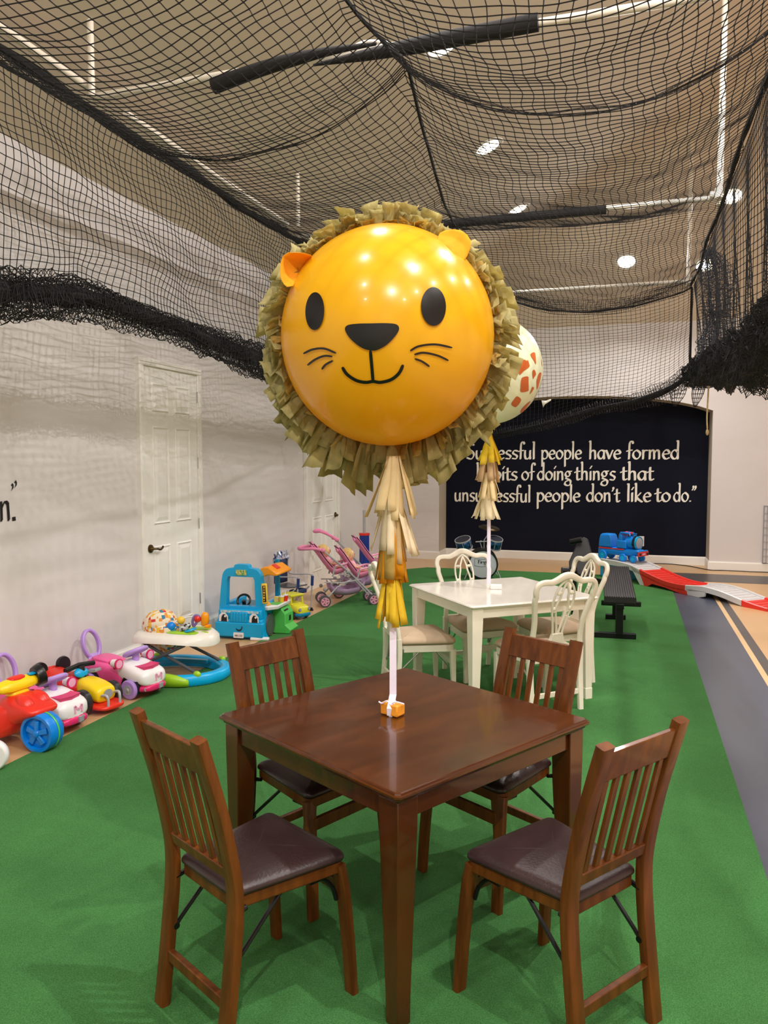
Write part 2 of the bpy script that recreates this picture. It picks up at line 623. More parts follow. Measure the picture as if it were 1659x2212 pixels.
# ------------------------------------------------------------------ lettering with a broad pen
GL = {
    'a': (.86, [[(.72, .86), (.45, 1.0), (.14, .74), (.10, .34), (.30, .02), (.52, .12), (.70, .5)], [(.72, .98), (.70, .4), (.74, 0)]]),
    'b': (.92, [[(.08, 1.95), (.18, 1.88), (.18, .1)], [(.18, .62), (.5, 1.0), (.82, .62), (.68, .12), (.36, -.02), (.18, .1)]]),
    'c': (.76, [[(.70, .86), (.46, 1.0), (.14, .66), (.14, .3), (.40, 0), (.70, .14)]]),
    'd': (.92, [[(.70, .78), (.44, 1.0), (.12, .68), (.12, .28), (.38, 0), (.62, .16), (.72, .4)], [(.62, 1.98), (.74, 1.9), (.73, 1.0), (.74, 0)]]),
    'e': (.84, [[(.14, .52), (.72, .62), (.62, .92), (.42, 1.0), (.15, .72), (.13, .34), (.38, 0), (.74, .14)]]),
    'f': (.58, [[(.66, 1.72), (.56, 1.95), (.36, 1.9), (.29, 1.5), (.28, .6), (.26, 0)], [(.02, .86), (.30, .96), (.58, .99)]]),
    'g': (.90, [[(.82, 1.02), (.55, 1.0), (.34, 1.0), (.12, .74), (.22, .46), (.48, .44), (.64, .70), (.52, .98)], [(.28, .44), (.20, .22), (.50, .08), (.72, -.12), (.66, -.48), (.38, -.62), (.08, -.46), (.14, -.2), (.42, -.04)]]),
    'h': (.92, [[(.08, 1.95), (.19, 1.88), (.19, 0)], [(.19, .62), (.44, .98), (.66, .86), (.70, .5), (.72, 0)]]),
    'i': (.36, [[(.18, .98), (.18, .5), (.19, 0)], [(.14, 1.32), (.30, 1.58)]]),
    'k': (.88, [[(.08, 1.95), (.19, 1.88), (.19, 0)], [(.66, .98), (.40, .66), (.22, .5)], [(.22, .52), (.5, .2), (.82, -.04)]]),
    'l': (.38, [[(.08, 1.95), (.19, 1.88), (.18, 1.0), (.19, 0)]]),
    'm': (1.40, [[(.10, .94), (.19, .9), (.19, 0)], [(.19, .6), (.42, .98), (.60, .86), (.63, .5), (.64, 0)], [(.64, .6), (.88, .98), (1.08, .86), (1.12, .5), (1.13, 0)]]),
    'n': (.92, [[(.10, .94), (.19, .9), (.19, 0)], [(.19, .6), (.44, .98), (.66, .86), (.70, .5), (.72, 0)]]),
    'o': (.92, [[(.46, 1.0), (.14, .72), (.13, .3), (.44, 0), (.76, .28), (.78, .7), (.46, 1.0)]]),
    'p': (.92, [[(.10, .96), (.19, .9), (.18, 0), (.19, -.84)], [(.19, .6), (.46, 1.0), (.80, .68), (.74, .2), (.42, 0), (.19, .12)]]),
    'r': (.66, [[(.10, .94), (.19, .9), (.19, 0)], [(.19, .6), (.38, .94), (.62, .94)]]),
    's': (.70, [[(.62, .90), (.38, 1.0), (.15, .80), (.22, .60), (.50, .44), (.60, .24), (.44, .02), (.10, .08)]]),
    't': (.62, [[(.28, 1.42), (.28, .8), (.29, .18), (.40, .0), (.62, .14)], [(.0, .84), (.28, .96), (.58, .99)]]),
    'u': (.90, [[(.16, .98), (.15, .4), (.24, .06), (.46, .02), (.68, .32)], [(.70, .98), (.69, .4), (.73, 0)]]),
    'v': (.80, [[(.06, .98), (.22, .6), (.40, .02)], [(.40, .04), (.60, .6), (.74, .98)]]),
    'S': (1.0, [[(.86, 1.62), (.56, 1.82), (.22, 1.5), (.34, 1.14), (.74, .82), (.86, .42), (.56, 0), (.10, .16)]]),
    'F': (.9, [[(.10, 1.6), (.4, 1.75), (.9, 1.7)], [(.42, 1.7), (.38, .8), (.30, 0)], [(.2, .95), (.66, .98)]]),
    'A': (1.1, [[(.08, 0), (.36, .9), (.56, 1.75)], [(.56, 1.75), (.74, .9), (.98, 0)], [(.26, .6), (.84, .62)]]),
    '.': (.30, [[(.10, .06), (.20, .06)]]),
    "'": (.30, [[(.16, 1.62), (.20, 1.44), (.08, 1.2)]]),
    '"': (.56, [[(.16, 1.72), (.20, 1.5), (.06, 1.28)], [(.42, 1.72), (.46, 1.5), (.32, 1.28)]]),
}


def write_word(q, word, x0, x1, base, xh, fn, pen=.19, ang=30, thin=.085, off=(0, -1, 0)):
    """pen strokes of a word between x0 and x1; fn maps (x, z) of the wall to 3-D"""
    adv = sum(GL[c][0] for c in word)
    sx = (x1 - x0) / adv
    px = 0
    n_ = (math.cos(math.radians(ang)) * pen / 2, math.sin(math.radians(ang)) * pen / 2)
    for c in word:
        for st in GL[c][1]:
            P = crom(st, 5) if len(st) > 2 else st
            if len(P) == 2:
                P = [tuple(np.array(P[0]) * (1 - t) + np.array(P[1]) * t) for t in (0, .5, 1)]
            for i in range(len(P) - 1):
                a, d = P[i], P[i + 1]
                t = np.array(d) - np.array(a)
                L_ = np.linalg.norm(t)
                if L_ < 1e-6:
                    continue
                o = np.array((-t[1], t[0])) / L_ * thin / 2
                e_ = t / L_ * thin * .3
                for quad in (((a[0] - n_[0], a[1] - n_[1]), (a[0] + n_[0], a[1] + n_[1]), (d[0] + n_[0], d[1] + n_[1]), (d[0] - n_[0], d[1] - n_[1])),
                             ((a[0] - o[0] - e_[0], a[1] - o[1] - e_[1]), (a[0] + o[0] - e_[0], a[1] + o[1] - e_[1]), (d[0] + o[0] + e_[0], d[1] + o[1] + e_[1]), (d[0] - o[0] + e_[0], d[1] - o[1] + e_[1]))):
                    lift = Vector(off) * ((len(q.f) % 41) * .00007)      # overlapping pen strokes lie on one another
                    q.add([Vector(fn(x0 + (px + g) * sx, base + h_ * xh)) + lift for g, h_ in quad], [(0, 1, 2, 3)])
        px += GL[c][0]


def navy_x(px, py):
    p = onY(px, py, YREC)
    return p[0], p[2]


q = MB()
lines = [(991.5, [('"Successful', 996, 1157), ('people', 1168, 1257), ('have', 1271, 1342), ('formed', 1353, 1468)]),
         (1037, [('habits', 1028, 1118), ('of', 1126, 1154), ('doing', 1160, 1236), ('things', 1241, 1330), ('that', 1340, 1412)]),
         (1083.5, [('unsuccessful', 981, 1147), ('people', 1158, 1254), ("don't", 1266, 1339), ('like', 1353, 1407), ('to', 1414, 1449), ('do."', 1454, 1504)])]
for py, words in lines:
    z0 = navy_x(1240, py)[1]
    for wd, a, c in words:
        xa, xb = navy_x(a, py)[0], navy_x(c, py)[0]
        write_word(q, wd, xa, xb, navy_x((a + c) / 2, py)[1], .143, lambda x, z: (x, YREC - .003, z), pen=.25, thin=.13)
q.build('lettering', Mt['letter'], niche, smooth=0)['kind'] = 'structure'

q = MB()
za = onX(16, 1124, XW)
zb = onX(12, 1083, XW)
ya, yb = onX(-3, 1126, XW)[1], onX(24, 1124, XW)[1]
xh = (zb[2] - za[2])
fnl = lambda y, z: (XW + .003, y, z)
write_word(q, 'n', ya, yb, za[2], xh, fnl, pen=.22, off=(1, 0, 0))
p = onX(30, 1121, XW)
q.add([fnl(p[1] - .017, p[2] - .013), fnl(p[1] + .014, p[2] - .011), fnl(p[1] + .012, p[2] + .015), fnl(p[1] - .018, p[2] + .013)], [(0, 1, 2, 3)])
for (cx_, cy_) in ((26, 1050), (33, 1044)):
    pts = [(-3.5, -2), (0.5, -7), (3, -2), (2.5, 4), (-3, 11), (-.5, 4), (-.5, 0)]
    P = [onX(cx_ + a, cy_ + c, XW) for a, c in pts]
    q.add([(XW + .003, v[1], v[2]) for v in P], [tuple(range(len(P)))])
q.build('lettering', Mt['ink'], wall_left, smooth=0)['kind'] = 'structure'


# ================================================================== ceiling lights
def on_left_slope(x, y):
    r = ray(x, y)
    return CAM + r * ((CZ0 - CS * XW - EYE) / (r[2] - CS * r[0]))


def on_end_slope(x, y):
    r = ray(x, y)
    return CAM + r * ((CZ0 + CSB * YB - EYE) / (r[2] + CSB * r[1]))


lens_m = mat('lamp_lens', (255, 236, 205), .5, var=.01, emit=LENS_GLOW)
can0 = None


def downlight(p, nrm, label, on=True, group='recessed downlights in the sloped ceiling'):
    """round recessed lamp: trim ring, glowing lens, and the light it throws"""
    t = thing('ceiling_light', label, 'ceiling light', group=group)
    p = Vector(p)
    nrm = Vector(nrm).normalized()
    t.location = p
    t.rotation_euler = nrm.to_track_quat('Z', 'Y').to_euler()
    global can0
    if can0 is None:
        can0 = (MB().lathe([(.118, -.02), (.118, .004), (.150, .007), (.158, .002), (.158, -.002), (.118, -.02)], n=32).build('trim_ring', Mt['trim'], t),
                MB().lathe([(.0001, .004), (.08, .004), (.119, .001)], n=32).build('lens', lens_m, t))
    else:
        for o in can0:
            c = o.copy()
            COL.objects.link(c)
            c.parent = t
    ld = bpy.data.lights.new('lamp', 'AREA')
    ld.shape = 'DISK'
    ld.size = .13
    ld.energy = LAMP_WATTS
    ld.color = LAMP_COLOR
    ld.spread = math.radians(165)
    lo = bpy.data.objects.new('lamp', ld)
    COL.objects.link(lo)
    lo.parent = t
    lo.location = (0, 0, .012)
    lo.rotation_euler = (PI, 0, 0)
    lo.visible_camera = True
    return t


nL, nE, nR = (CS, 0, -1), (0, -CSB, -1), (-CS, 0, -1)
P3 = [on_left_slope(957, 97), on_left_slope(1054, 318), on_left_slope(1118, 453)]
names = ['lit downlight above the black foam tube, largest of the row', 'lit downlight over the lion balloon, middle one of the row', 'lit downlight behind the lion mane, far end of the row']
for P_, l_ in zip(P3, names):
    downlight(P_, nL, l_)
t_ = downlight(on_end_slope(1353, 565), nE, 'round lit downlight in the end slope above the navy wall', group=None)
[o for o in t_.children if o.type == 'LIGHT'][0].data.energy = END_WATTS
downlight(on_end_slope(1581, 424), nE, 'lit downlight glimpsed through the right-hand net beside the upper white pipe', group=None)
downlight(on_end_slope(1523, 573), nE, 'lit downlight glimpsed through the net at its far right corner', group=None)
dy = (P3[2][1] - P3[0][1]) / 2
for k in (1, 2, 3, 4):
    downlight((P3[0][0], P3[0][1] - dy * k, P3[0][2]), nL, 'recessed downlight overhead, nearer than the foam tube')
for y in (-1.8, 1.6, 5.0):
    t_ = downlight((1.0, y, CZ0 + CS * (1.0 - XW) - .03), (0, 0, -1), 'downlight by the ridge, above the top of the picture', group='ridge downlights')
    l_ = [o for o in t_.children if o.type == 'LIGHT'][0].data
    l_.energy, l_.size, l_.spread = RIDGE_WATTS * (1.3 if y < 0 else .95), .07, PI
xr = 2.6  # unseen lamp row, added here to brighten the right side of the turf
for k in range(-4, 1):
    t_ = downlight((xr, P3[0][1] + dy * k, CZ0 + CS * (XR_ - xr) - .01), nR, 'unseen downlight added in the far slope to brighten the right-hand turf')
    [o for o in t_.children if o.type == 'LIGHT'][0].data.energy = SIDE_WATTS


# ================================================================== the batting-cage net and its frame
NZ_, NXL, NXR, NY0, NY1 = 3.66, -3.0, .65, 1.2, 9.95
PIPE_Y = (3.95, 6.9, NY1)


def net_mesh(name, G, r, m_, parent, knot=2.1, rmid=.8, closed_u=False, diag=False, label=None):
    """cord net over a grid of points G[nv, nu, 3]: square-section cords between knots"""
    G = np.asarray(G, float)
    nv, nu, _ = G.shape
    idx = np.arange(nv * nu).reshape(nv, nu)
    P = G.reshape(-1, 3)
    ea = [np.stack([idx[:, :-1].ravel(), idx[:, 1:].ravel()], 1), np.stack([idx[:-1].ravel(), idx[1:].ravel()], 1)]
    if closed_u:
        ea.append(np.stack([idx[:, -1], idx[:, 0]], 1))
    E_ = np.concatenate(ea)
    a, c = P[E_[:, 0]], P[E_[:, 1]]
    t = c - a
    L_ = np.linalg.norm(t, axis=1)
    ok = L_ > 1e-4
    a, c, t, L_ = a[ok], c[ok], t[ok], L_[ok]
    t = t / L_[:, None]
    ref = np.where(np.abs(t[:, 2:3]) > .9, np.array([[1., 0, 0]]), np.array([[0, 0, 1.]]))
    x = np.cross(t, ref)
    x /= np.linalg.norm(x, axis=1)[:, None]
    y = np.cross(x, t)
    rings = []
    for p in (a, c):
        for k in range(3):
            an = 2 * PI * k / 3 + .5
            rings.append(p + (x * math.cos(an) + y * math.sin(an)) * r)
    V = np.stack(rings, 1).reshape(-1, 3)
    ne = len(a)
    base = np.arange(ne)[:, None] * 6
    F3 = np.concatenate([base + np.array([[k, (k + 1) % 3, 3 + (k + 1) % 3, 3 + k]]) for k in range(3)]).astype(int)
    faces = F3.tolist()
    nV = len(V)
    kr = r * knot
    if knot:
        o6 = np.array([(1, 0, 0), (-1, 0, 0), (0, 1, 0), (0, -1, 0), (0, 0, 1), (0, 0, -1)]) * kr
        K = (P[:, None] + o6[None]).reshape(-1, 3)
        kb = np.arange(len(P))[:, None] * 6 + nV
        tri = [(0, 2, 4), (2, 1, 4), (1, 3, 4), (3, 0, 4), (2, 0, 5), (1, 2, 5), (3, 1, 5), (0, 3, 5)]
        for q in tri:
            faces += (kb + np.array([q])).tolist()
        V = np.concatenate([V, K])
    me = bpy.data.meshes.new(name)
    me.from_pydata(V.tolist(), [], faces)
    me.materials.append(m_)
    o = bpy.data.objects.new(name, me)
    COL.objects.link(o)
    o.parent = parent
    if label:
        o['label'] = label
    return o


def wob(x, y, s=0):
    return math.sin(x * 3.1 + s) * math.cos(y * 2.3 + 1.7 * s) + .6 * math.sin(y * 5.3 + x * 1.9 + s) + .4 * math.sin(x * 9.1 - y * 7.7 + 2 * s)


def tie_x(y):
    return float(np.interp(y, [1.0, 3.95, 6.9, 9.95], [-1.2, -1.12, -1.48, -1.5]))


def top_z(x, y):
    xc = tie_x(y)
    u = (x - NXL) / (xc - NXL) if x < xc else (NXR - x) / (NXR - xc)
    u = min(1, max(0, u))
    lobe = (4 * u * (1 - u)) ** .8
    A = float(np.interp(y, [1.2, 2.6, 3.95, 5.0, 6.9, 8.6, 9.95], [.20, .25, .36, .20, .05, .12, .22]))
    yy = [1.2] + list(PIPE_Y)
    s = 0
    for y0, y1, B in ((1.2, 3.95, .16), (3.95, 6.9, .13), (6.9, NY1, .12)):
        if y0 <= y <= y1:
            v = (y - y0) / (y1 - y0)
            s = B * 4 * v * (1 - v)
    edge = min(1, 3.5 * u)
    return NZ_ - lobe * A - s * edge + .010 * wob(x * 1.3, y * 1.1, .3)


cage = thing('batting_cage_net', 'black batting-cage netting slung above the tables with its sides gathered up', 'net')
CELL = .052
nu, nv = int((NXR - NXL) / CELL), int((NY1 - NY0) / CELL)
G = np.zeros((nv + 1, nu + 1, 3))
for j in range(nv + 1):
    for i in range(nu + 1):
        x, y = NXL + (NXR - NXL) * i / nu, NY0 + (NY1 - NY0) * j / nv
        yy = y + .025 * math.sin(x * 4 + y * 1.3) + .012 * wob(x * 2.0, y * 2.6, 1.1)
        xx = x + .020 * math.sin(y * 3.1 + x) * (1 if 0 < i < nu else 0) + .010 * wob(x * 2.5, y * 3.0, 2.0)
        G[j, i] = (xx, min(yy, NY1), top_z(x, y))
net_mesh('top_net', G, .0026, Mt['net'], cage)

# left side: hangs from the rope, gathered into a roll at head height
LB = [(1.0, 2.50), (2.4, 2.46), (3.22, 2.47), (3.55, 2.54), (3.84, 2.585), (4.2, 2.58), (4.8, 2.565), (5.6, 2.52), (6.36, 2.485), (8.0, 2.42), (NY1, 2.46)]


def left_bottom(y):
    return float(np.interp(y, [p[0] for p in LB], [p[1] for p in LB]))


nv2 = int((NY1 - NY0) / CELL)
nz2 = 25
G = np.zeros((nz2 + 1, nv2 + 1, 3))
for j in range(nz2 + 1):
    for i in range(nv2 + 1):
        y = NY0 + (NY1 - NY0) * i / nv2
        t = j / nz2
        zb_ = left_bottom(y) + .02
        tt = t - .10 * math.sin(PI * t) * (.5 + .5 * math.sin(y * 1.1))
        pin = math.exp(-((y - 3.84) / .35) ** 2) * t * t
        G[j, i] = (NXL - .02 + .045 * math.sin(y * 4.2 + t * 2.2) * t + .02 * wob(y, t * 3, .7), y + .02 * math.sin(7 * t + y) - pin * (y - 3.84) * .5, NZ_ + .02 - (NZ_ - zb_) * tt + .012 * wob(y * 1.6, t * 4, 2))
net_mesh('side_net', G, .0026, Mt['net'], cage)


def net_roll(name, spine, rads, layers, m_, parent, ds=.022, na=14, flat=(1, 1), seed=1, core=.42, hang=0.0):
    """gathered netting: a dense core with looser loops of net round it"""
    rnd = random.Random(seed)
    S = np.array(crom(spine, 10))
    d = np.concatenate([[0], np.cumsum(np.linalg.norm(np.diff(S, axis=0), axis=1))])
    n_ = max(8, int(d[-1] / ds))
    ss = np.linspace(0, d[-1], n_)
    C = np.stack([np.interp(ss, d, S[:, k]) for k in range(3)], 1)
    rr = np.interp(ss, np.linspace(0, d[-1], len(rads)), rads)
    Tn = np.gradient(C, axis=0)
    Tn /= np.linalg.norm(Tn, axis=1)[:, None]
    up_ = np.array([0, 0, 1.0])
    X = np.cross(Tn, up_)
    X /= np.linalg.norm(X, axis=1)[:, None]
    Y = np.cross(X, Tn)
    root = None
    q = MB()
    q.tube([tuple(p) for p in C[::3]], 1.0, 8, scale=[max(.004, core * r_ * (1 + .25 * math.sin(i * .7 + seed))) for i, r_ in enumerate(rr[::3])])
    o = q.build(name, Mt['rope'] if m_ is Mt['net'] else m_, parent)
    for L_, (k, n2) in enumerate(layers):
        Gq = np.zeros((n_, n2, 3))
        ph = rnd.random() * 6
        for i in range(n_):
            for j in range(n2):
                a = 2 * PI * j / n2 + .02 * i + ph + .5 * math.sin(i * .11 + ph)
                r_ = rr[i] * k * (1 + .18 * math.sin(i * .13 + j * 1.1 + ph) + .14 * math.sin(i * .41 + j * 2.3) + rnd.uniform(-.12, .12))
                zz = r_ * flat[1] * math.sin(a)
                if zz < 0:
                    zz *= 1 + hang
                Gq[i, j] = C[i] + X[i] * r_ * flat[0] * math.cos(a) + Y[i] * zz + Tn[i] * rnd.uniform(-.008, .008)
        net_mesh('netting_loops', Gq, .0024, m_, o, knot=1.8, closed_u=True)
    return o


net_roll('gathered_roll', [(NXL - .02, y, left_bottom(y)) for y in (1.1, 2.2, 3.0, 3.5, 3.84, 4.2, 4.8, 5.6, 6.36, 7.5, 8.8, NY1)],
         [.11, .115, .12, .11, .085, .07, .10, .12, .125, .125, .12, .11, .11], [(.55, 13), (.75, 15), (1.0, 18)], Mt['net'], cage, .026, flat=(.8, 1.0), seed=3, core=.50, hang=.35)

# far end: falls from a sagging seam, its lower edge pulled up to the right-hand corner
BB = [(-3.0, 1.95), (-2.4, 1.93), (-1.6, 1.98), (-1.0, 2.10), (-.35, 2.28), (.1, 2.36), (.45, 2.50), (.65, 2.66)]
BB = [(x, z) for x, z in BB]


def back_bottom(x):
    return float(np.interp(x, [p[0] for p in BB], [p[1] for p in BB]))


nx3 = int((NXR - NXL) / CELL)
G = np.zeros((33, nx3 + 1, 3))
for j in range(33):
    for i in range(nx3 + 1):
        x = NXL + (NXR - NXL) * i / nx3
        t = j / 32
        G[j, i] = (x + .02 * math.sin(5 * t + x * 2), NY1 + .03 * math.sin(x * 5 + 2 * t), top_z(x, NY1) - .02 + (back_bottom(x) - top_z(x, NY1)) * t + .012 * wob(x * 1.5, 4 * t, 1))
net_mesh('end_net', G, .0024, Mt['net'], cage)
G = np.zeros((8, 2 * nx3 + 1, 3))
for j in range(8):                                   # the overhanging flap below the pipe
    for i in range(2 * nx3 + 1):
        x = NXL + (NXR - NXL) * i / (2 * nx3)
        u = (x - tie_x(NY1)) / (NXR - tie_x(NY1))
        sag = .17 * (max(0, 4 * u * (1 - u)) ** .6 if 0 < u < 1 else .6)
        G[j, i] = (x, NY1 - .05 - .015 * math.sin(x * 8), top_z(x, NY1) + .13 * (1 - j / 7) - sag * .25 * j / 7 + .01 * math.sin(x * 9))
net_mesh('end_flap', G, .0024, Mt['net'], cage)
net_roll('lower_edge', [(x, NY1 - .02, z) for x, z in BB], [.03, .03, .03, .035, .05, .05, .06, .08], [(1.0, 9), (1.6, 10)], Mt['net'], cage, .03, seed=8, core=.55)

# right side: drawn back along its rope, hanging in a deep swag
RBt = [(2.6, 2.50), (4.3, 2.42), (5.2, 2.36), (6.4, 2.38), (8.0, 2.55), (9.5, 2.72)]


def right_bottom(y):
    return float(np.interp(y, [p[0] for p in RBt], [p[1] for p in RBt]))


nz4 = 26
ny4 = int((NY1 - 2.0) / CELL)
G = np.zeros((nz4 + 1, ny4 + 1, 3))
for j in range(nz4 + 1):
    for i in range(ny4 + 1):
        y = 2.0 + (NY1 - 2.0) * i / ny4
        t = j / nz4
        fold = .06 * math.sin(y * 9 + .6 * t) * t
        G[j, i] = (NXR + .02 + fold + .08 * t, y - .25 * t * math.sin(y * .9), NZ_ + .02 - (NZ_ - right_bottom(y)) * t + .01 * wob(y, 3 * t))
net_mesh('side_net', G, .0026, Mt['net'], cage)
net_roll('gathered_swag', [(NXR + .10, 2.9, 2.62), (NXR + .12, 3.6, 2.42), (NXR + .12, 4.3, 2.32), (NXR + .10, 5.0, 2.29), (NXR + .08, 5.9, 2.33), (NXR + .05, 7.2, 2.44), (NXR + .02, 8.6, 2.54), (NXR - .02, 9.7, 2.62)],
         [.17, .19, .20, .18, .15, .15, .13, .10], [(.5, 16), (.8, 22), (1.05, 26)], Mt['net'], cage, .026, flat=(.8, 1.0), seed=12, core=.45)
net_roll('gathered_column', [(NXR + .02, 8.0, 3.60), (NXR + .08, 7.9, 3.30), (NXR + .10, 7.9, 2.95), (NXR + .07, 7.85, 2.72), (NXR + .06, 7.8, 2.52), (NXR + .05, 7.8, 2.34)],
         [.03, .10, .13, .12, .10, .17, .15, .05], [(.7, 16), (1.0, 20)], Mt['netb'], cage, .03, seed=21, core=.16)
q = MB()
q.tube(crom([(NXR + .02, 7.75, 2.5), (NXR + .02, 7.76, 2.3), (NXR + .015, 7.77, 2.05), (NXR + .02, 7.76, 1.93)], 5), .007, 6)
q.ball((NXR + .02, 7.76, 1.90), (.014, .014, .03), 8, 6)
q.build('tie_cord', Mt['jute'], cage)
for cyl_, r_ in (((.46, 9.2, 2.38), .17), ((.62, 8.6, 2.33), .12)):     # loops of net drooping from the corner
    Gq = np.zeros((9, 16, 3))
    for i in range(9):
        for j in range(16):
            a = 2 * PI * j / 16
            t = i / 8
            rr_ = r_ * math.sin(PI * (.06 + .88 * t)) * .5
            Gq[i, j] = (cyl_[0] + rr_ * math.cos(a) + .06 * (1 - t), cyl_[1] + .5 * rr_ * math.sin(a), cyl_[2] + .20 - .34 * t)
    net_mesh('drooping_loop', Gq, .0024, Mt['net'], cage, closed_u=True)

# ropes along the edges and seams
q = MB()
q.tube([(NXL - .02 + .012 * math.sin(y * 3), y, NZ_ + .02 + .012 * math.sin(y * 4)) for y in np.linspace(NY0, NY1, 60)], .026, 8, scale=[1 + .25 * math.sin(i * 1.3) for i in range(60)])
q.build('edge_rope', Mt['rope'], cage)
q = MB()
q.tube([(NXR + .012 * math.sin(y * 3), y, NZ_ + .02 + .010 * math.sin(y * 4)) for y in np.linspace(1.6, NY1, 60)], .017, 8, scale=[1 + .2 * math.sin(i * 1.7) for i in range(60)])
q.build('edge_rope', Mt['rope'], cage)
q = MB()
q.tube([(tie_x(y), y, top_z(tie_x(y), y) + .004) for y in np.linspace(NY0, NY1, 70)], .010, 6)
q.build('seam_rope', Mt['rope'], cage)
q = MB()
q.tube([(x, 3.97, top_z(x, 3.95)) for x in np.linspace(NXL, NXR, 60)], .003, 6)
q.build('seam_rope', Mt['net'], cage)
q = MB()
q.tube([(x, NY1 - .03, top_z(x, NY1)) for x in np.linspace(NXL, NXR, 40)], .010, 6)
q.build('seam_rope', Mt['rope'], cage)
q = MB()
q.tube([(NXR, NY1, z) for z in np.linspace(NZ_, 2.66, 12)], .014, 6)
q.build('corner_rope', Mt['rope'], cage)
for dy_ in (-.02, .02):                                        # doubled netting along the seam at the first pipe
    Gq = np.array([[(x, 3.95 + dy_ + k * .02, top_z(x, 3.95) + .012 * k - .006 + .008 * math.sin(x * 13 + dy_ * 90)) for x in np.linspace(NXL, NXR, 90)] for k in range(3)])
    net_mesh('seam_fold', Gq, .0016, Mt['net'], cage, knot=1.6)
q = MB()
sx_, sy_ = onY(1176, 870, NY1 - .05)[0], onY(1176, 870, NY1 - .05)[2]
q.add([(sx_ - .035, NY1 - .06, sy_ + .03), (sx_ + .02, NY1 - .05, sy_ + .025), (sx_ + .01, NY1 - .07, sy_ - .02), (sx_ - .015, NY1 - .05, sy_ - .06), (sx_ + .08, NY1 - .05, sy_ + .045), (sx_ + .08, NY1 - .055, sy_ + .025)], [(0, 3, 2, 1), (1, 2, 5, 4)])
q.build('tape_scrap', Mt['pvc'], cage, solid=.002, label='white scrap of tape caught in the net')

# the pipe frame above the net
frame = thing('net_frame', 'white pipe frame holding up the net, with black foam on its cross pipes', 'pipe frame')
PZ = NZ_ + .075


def pipe(name, pts, r=.021, m_='pvc', label=None):
    return MB().tube(pts, r, 12).build(name, Mt[m_], frame, label=label)


pipe('cross_pipe', [(NXL, 3.95, PZ), (-1.6, 3.97, PZ + .02), (NXR, 3.95, PZ)])
pipe('cross_pipe', [(NXL, 6.9, PZ), (NXR, 6.9, PZ)])
pipe('cross_pipe', [(NXL, NY1, PZ), (NXR - .1, NY1, PZ)])
pipe('side_pipe', [(NXL + .04, 1.5, PZ + .01), (NXL + .04, 3.88, PZ + .01)])
pipe('side_pipe', [(NXL + .04, 4.2, PZ + .01), (NXL + .04, 6.55, PZ + .01)])
pipe('side_pipe', [(NXL + .04, 6.9, PZ + .01), (NXL + .04, NY1, PZ + .01)])
for (x0, x1, z0, z1, bow, r0, nm) in ((-2.22, -1.28, PZ - .045, PZ + .035, .03, .042, 'a'), (-1.62, -.46, PZ - .03, PZ + .0, .0, .040, 'b'), (-1.70, -.23, PZ - .01, PZ - .01, 0, .038, 'c')):
    y = 3.95 if nm != 'c' else 6.9
    P_ = [(x0 + (x1 - x0) * t, y - (.02 if nm == 'b' else 0), z0 + (z1 - z0) * t + bow * math.sin(PI * t)) for t in np.linspace(0, 1, 14)]
    sc_ = [1.0] * 14
    if nm == 'a':
        sc_ = list(np.interp(np.linspace(0, 1, 14), [0, .5, 1], [1, .8, .22]))
    if nm == 'b':
        sc_ = list(np.interp(np.linspace(0, 1, 14), [0, .25, .5, 1], [.15, .7, 1, 1.05]))
    MB().tube(P_, r0, 14, scale=sc_).build('foam_sleeve', Mt['foam'], frame, label='split black foam tube on the cross pipe' if nm != 'c' else None)
pipe('cross_pipe', crom([(-1.55, 3.97, PZ - .02), (-1.38, 3.96, PZ + .05), (-1.27, 3.96, PZ + .045), (-1.18, 3.96, PZ + .015)], 5), .012)


def ceil_z(x, y):
    return min(CZ0 + CS * (x - XW), CZ0 + CSB * (YB - y))


for (x, y, r) in ((-2.91, 3.82, .019), (-2.80, 6.42, .019), (NXR - .01, 6.9, .025), (NXR - .04, NY1, .022), (-1.2, 2.0, .019)):
    pipe('hanger', [(x, y, PZ - .06), (x, y, ceil_z(x, y) + .02)], r)
for (x, y) in ((NXR - .02, 6.82), (NXR - .03, NY1 - .02)):
    q = MB()
    q.tube([(x - .07, y, PZ), (x + .01, y, PZ)], .03, 10)
    q.tube([(x - .01, y - .05, PZ - .05), (x - .01, y, PZ + .04)], .028, 10)
    q.build('elbow_joint', Mt['pvc'], frame)


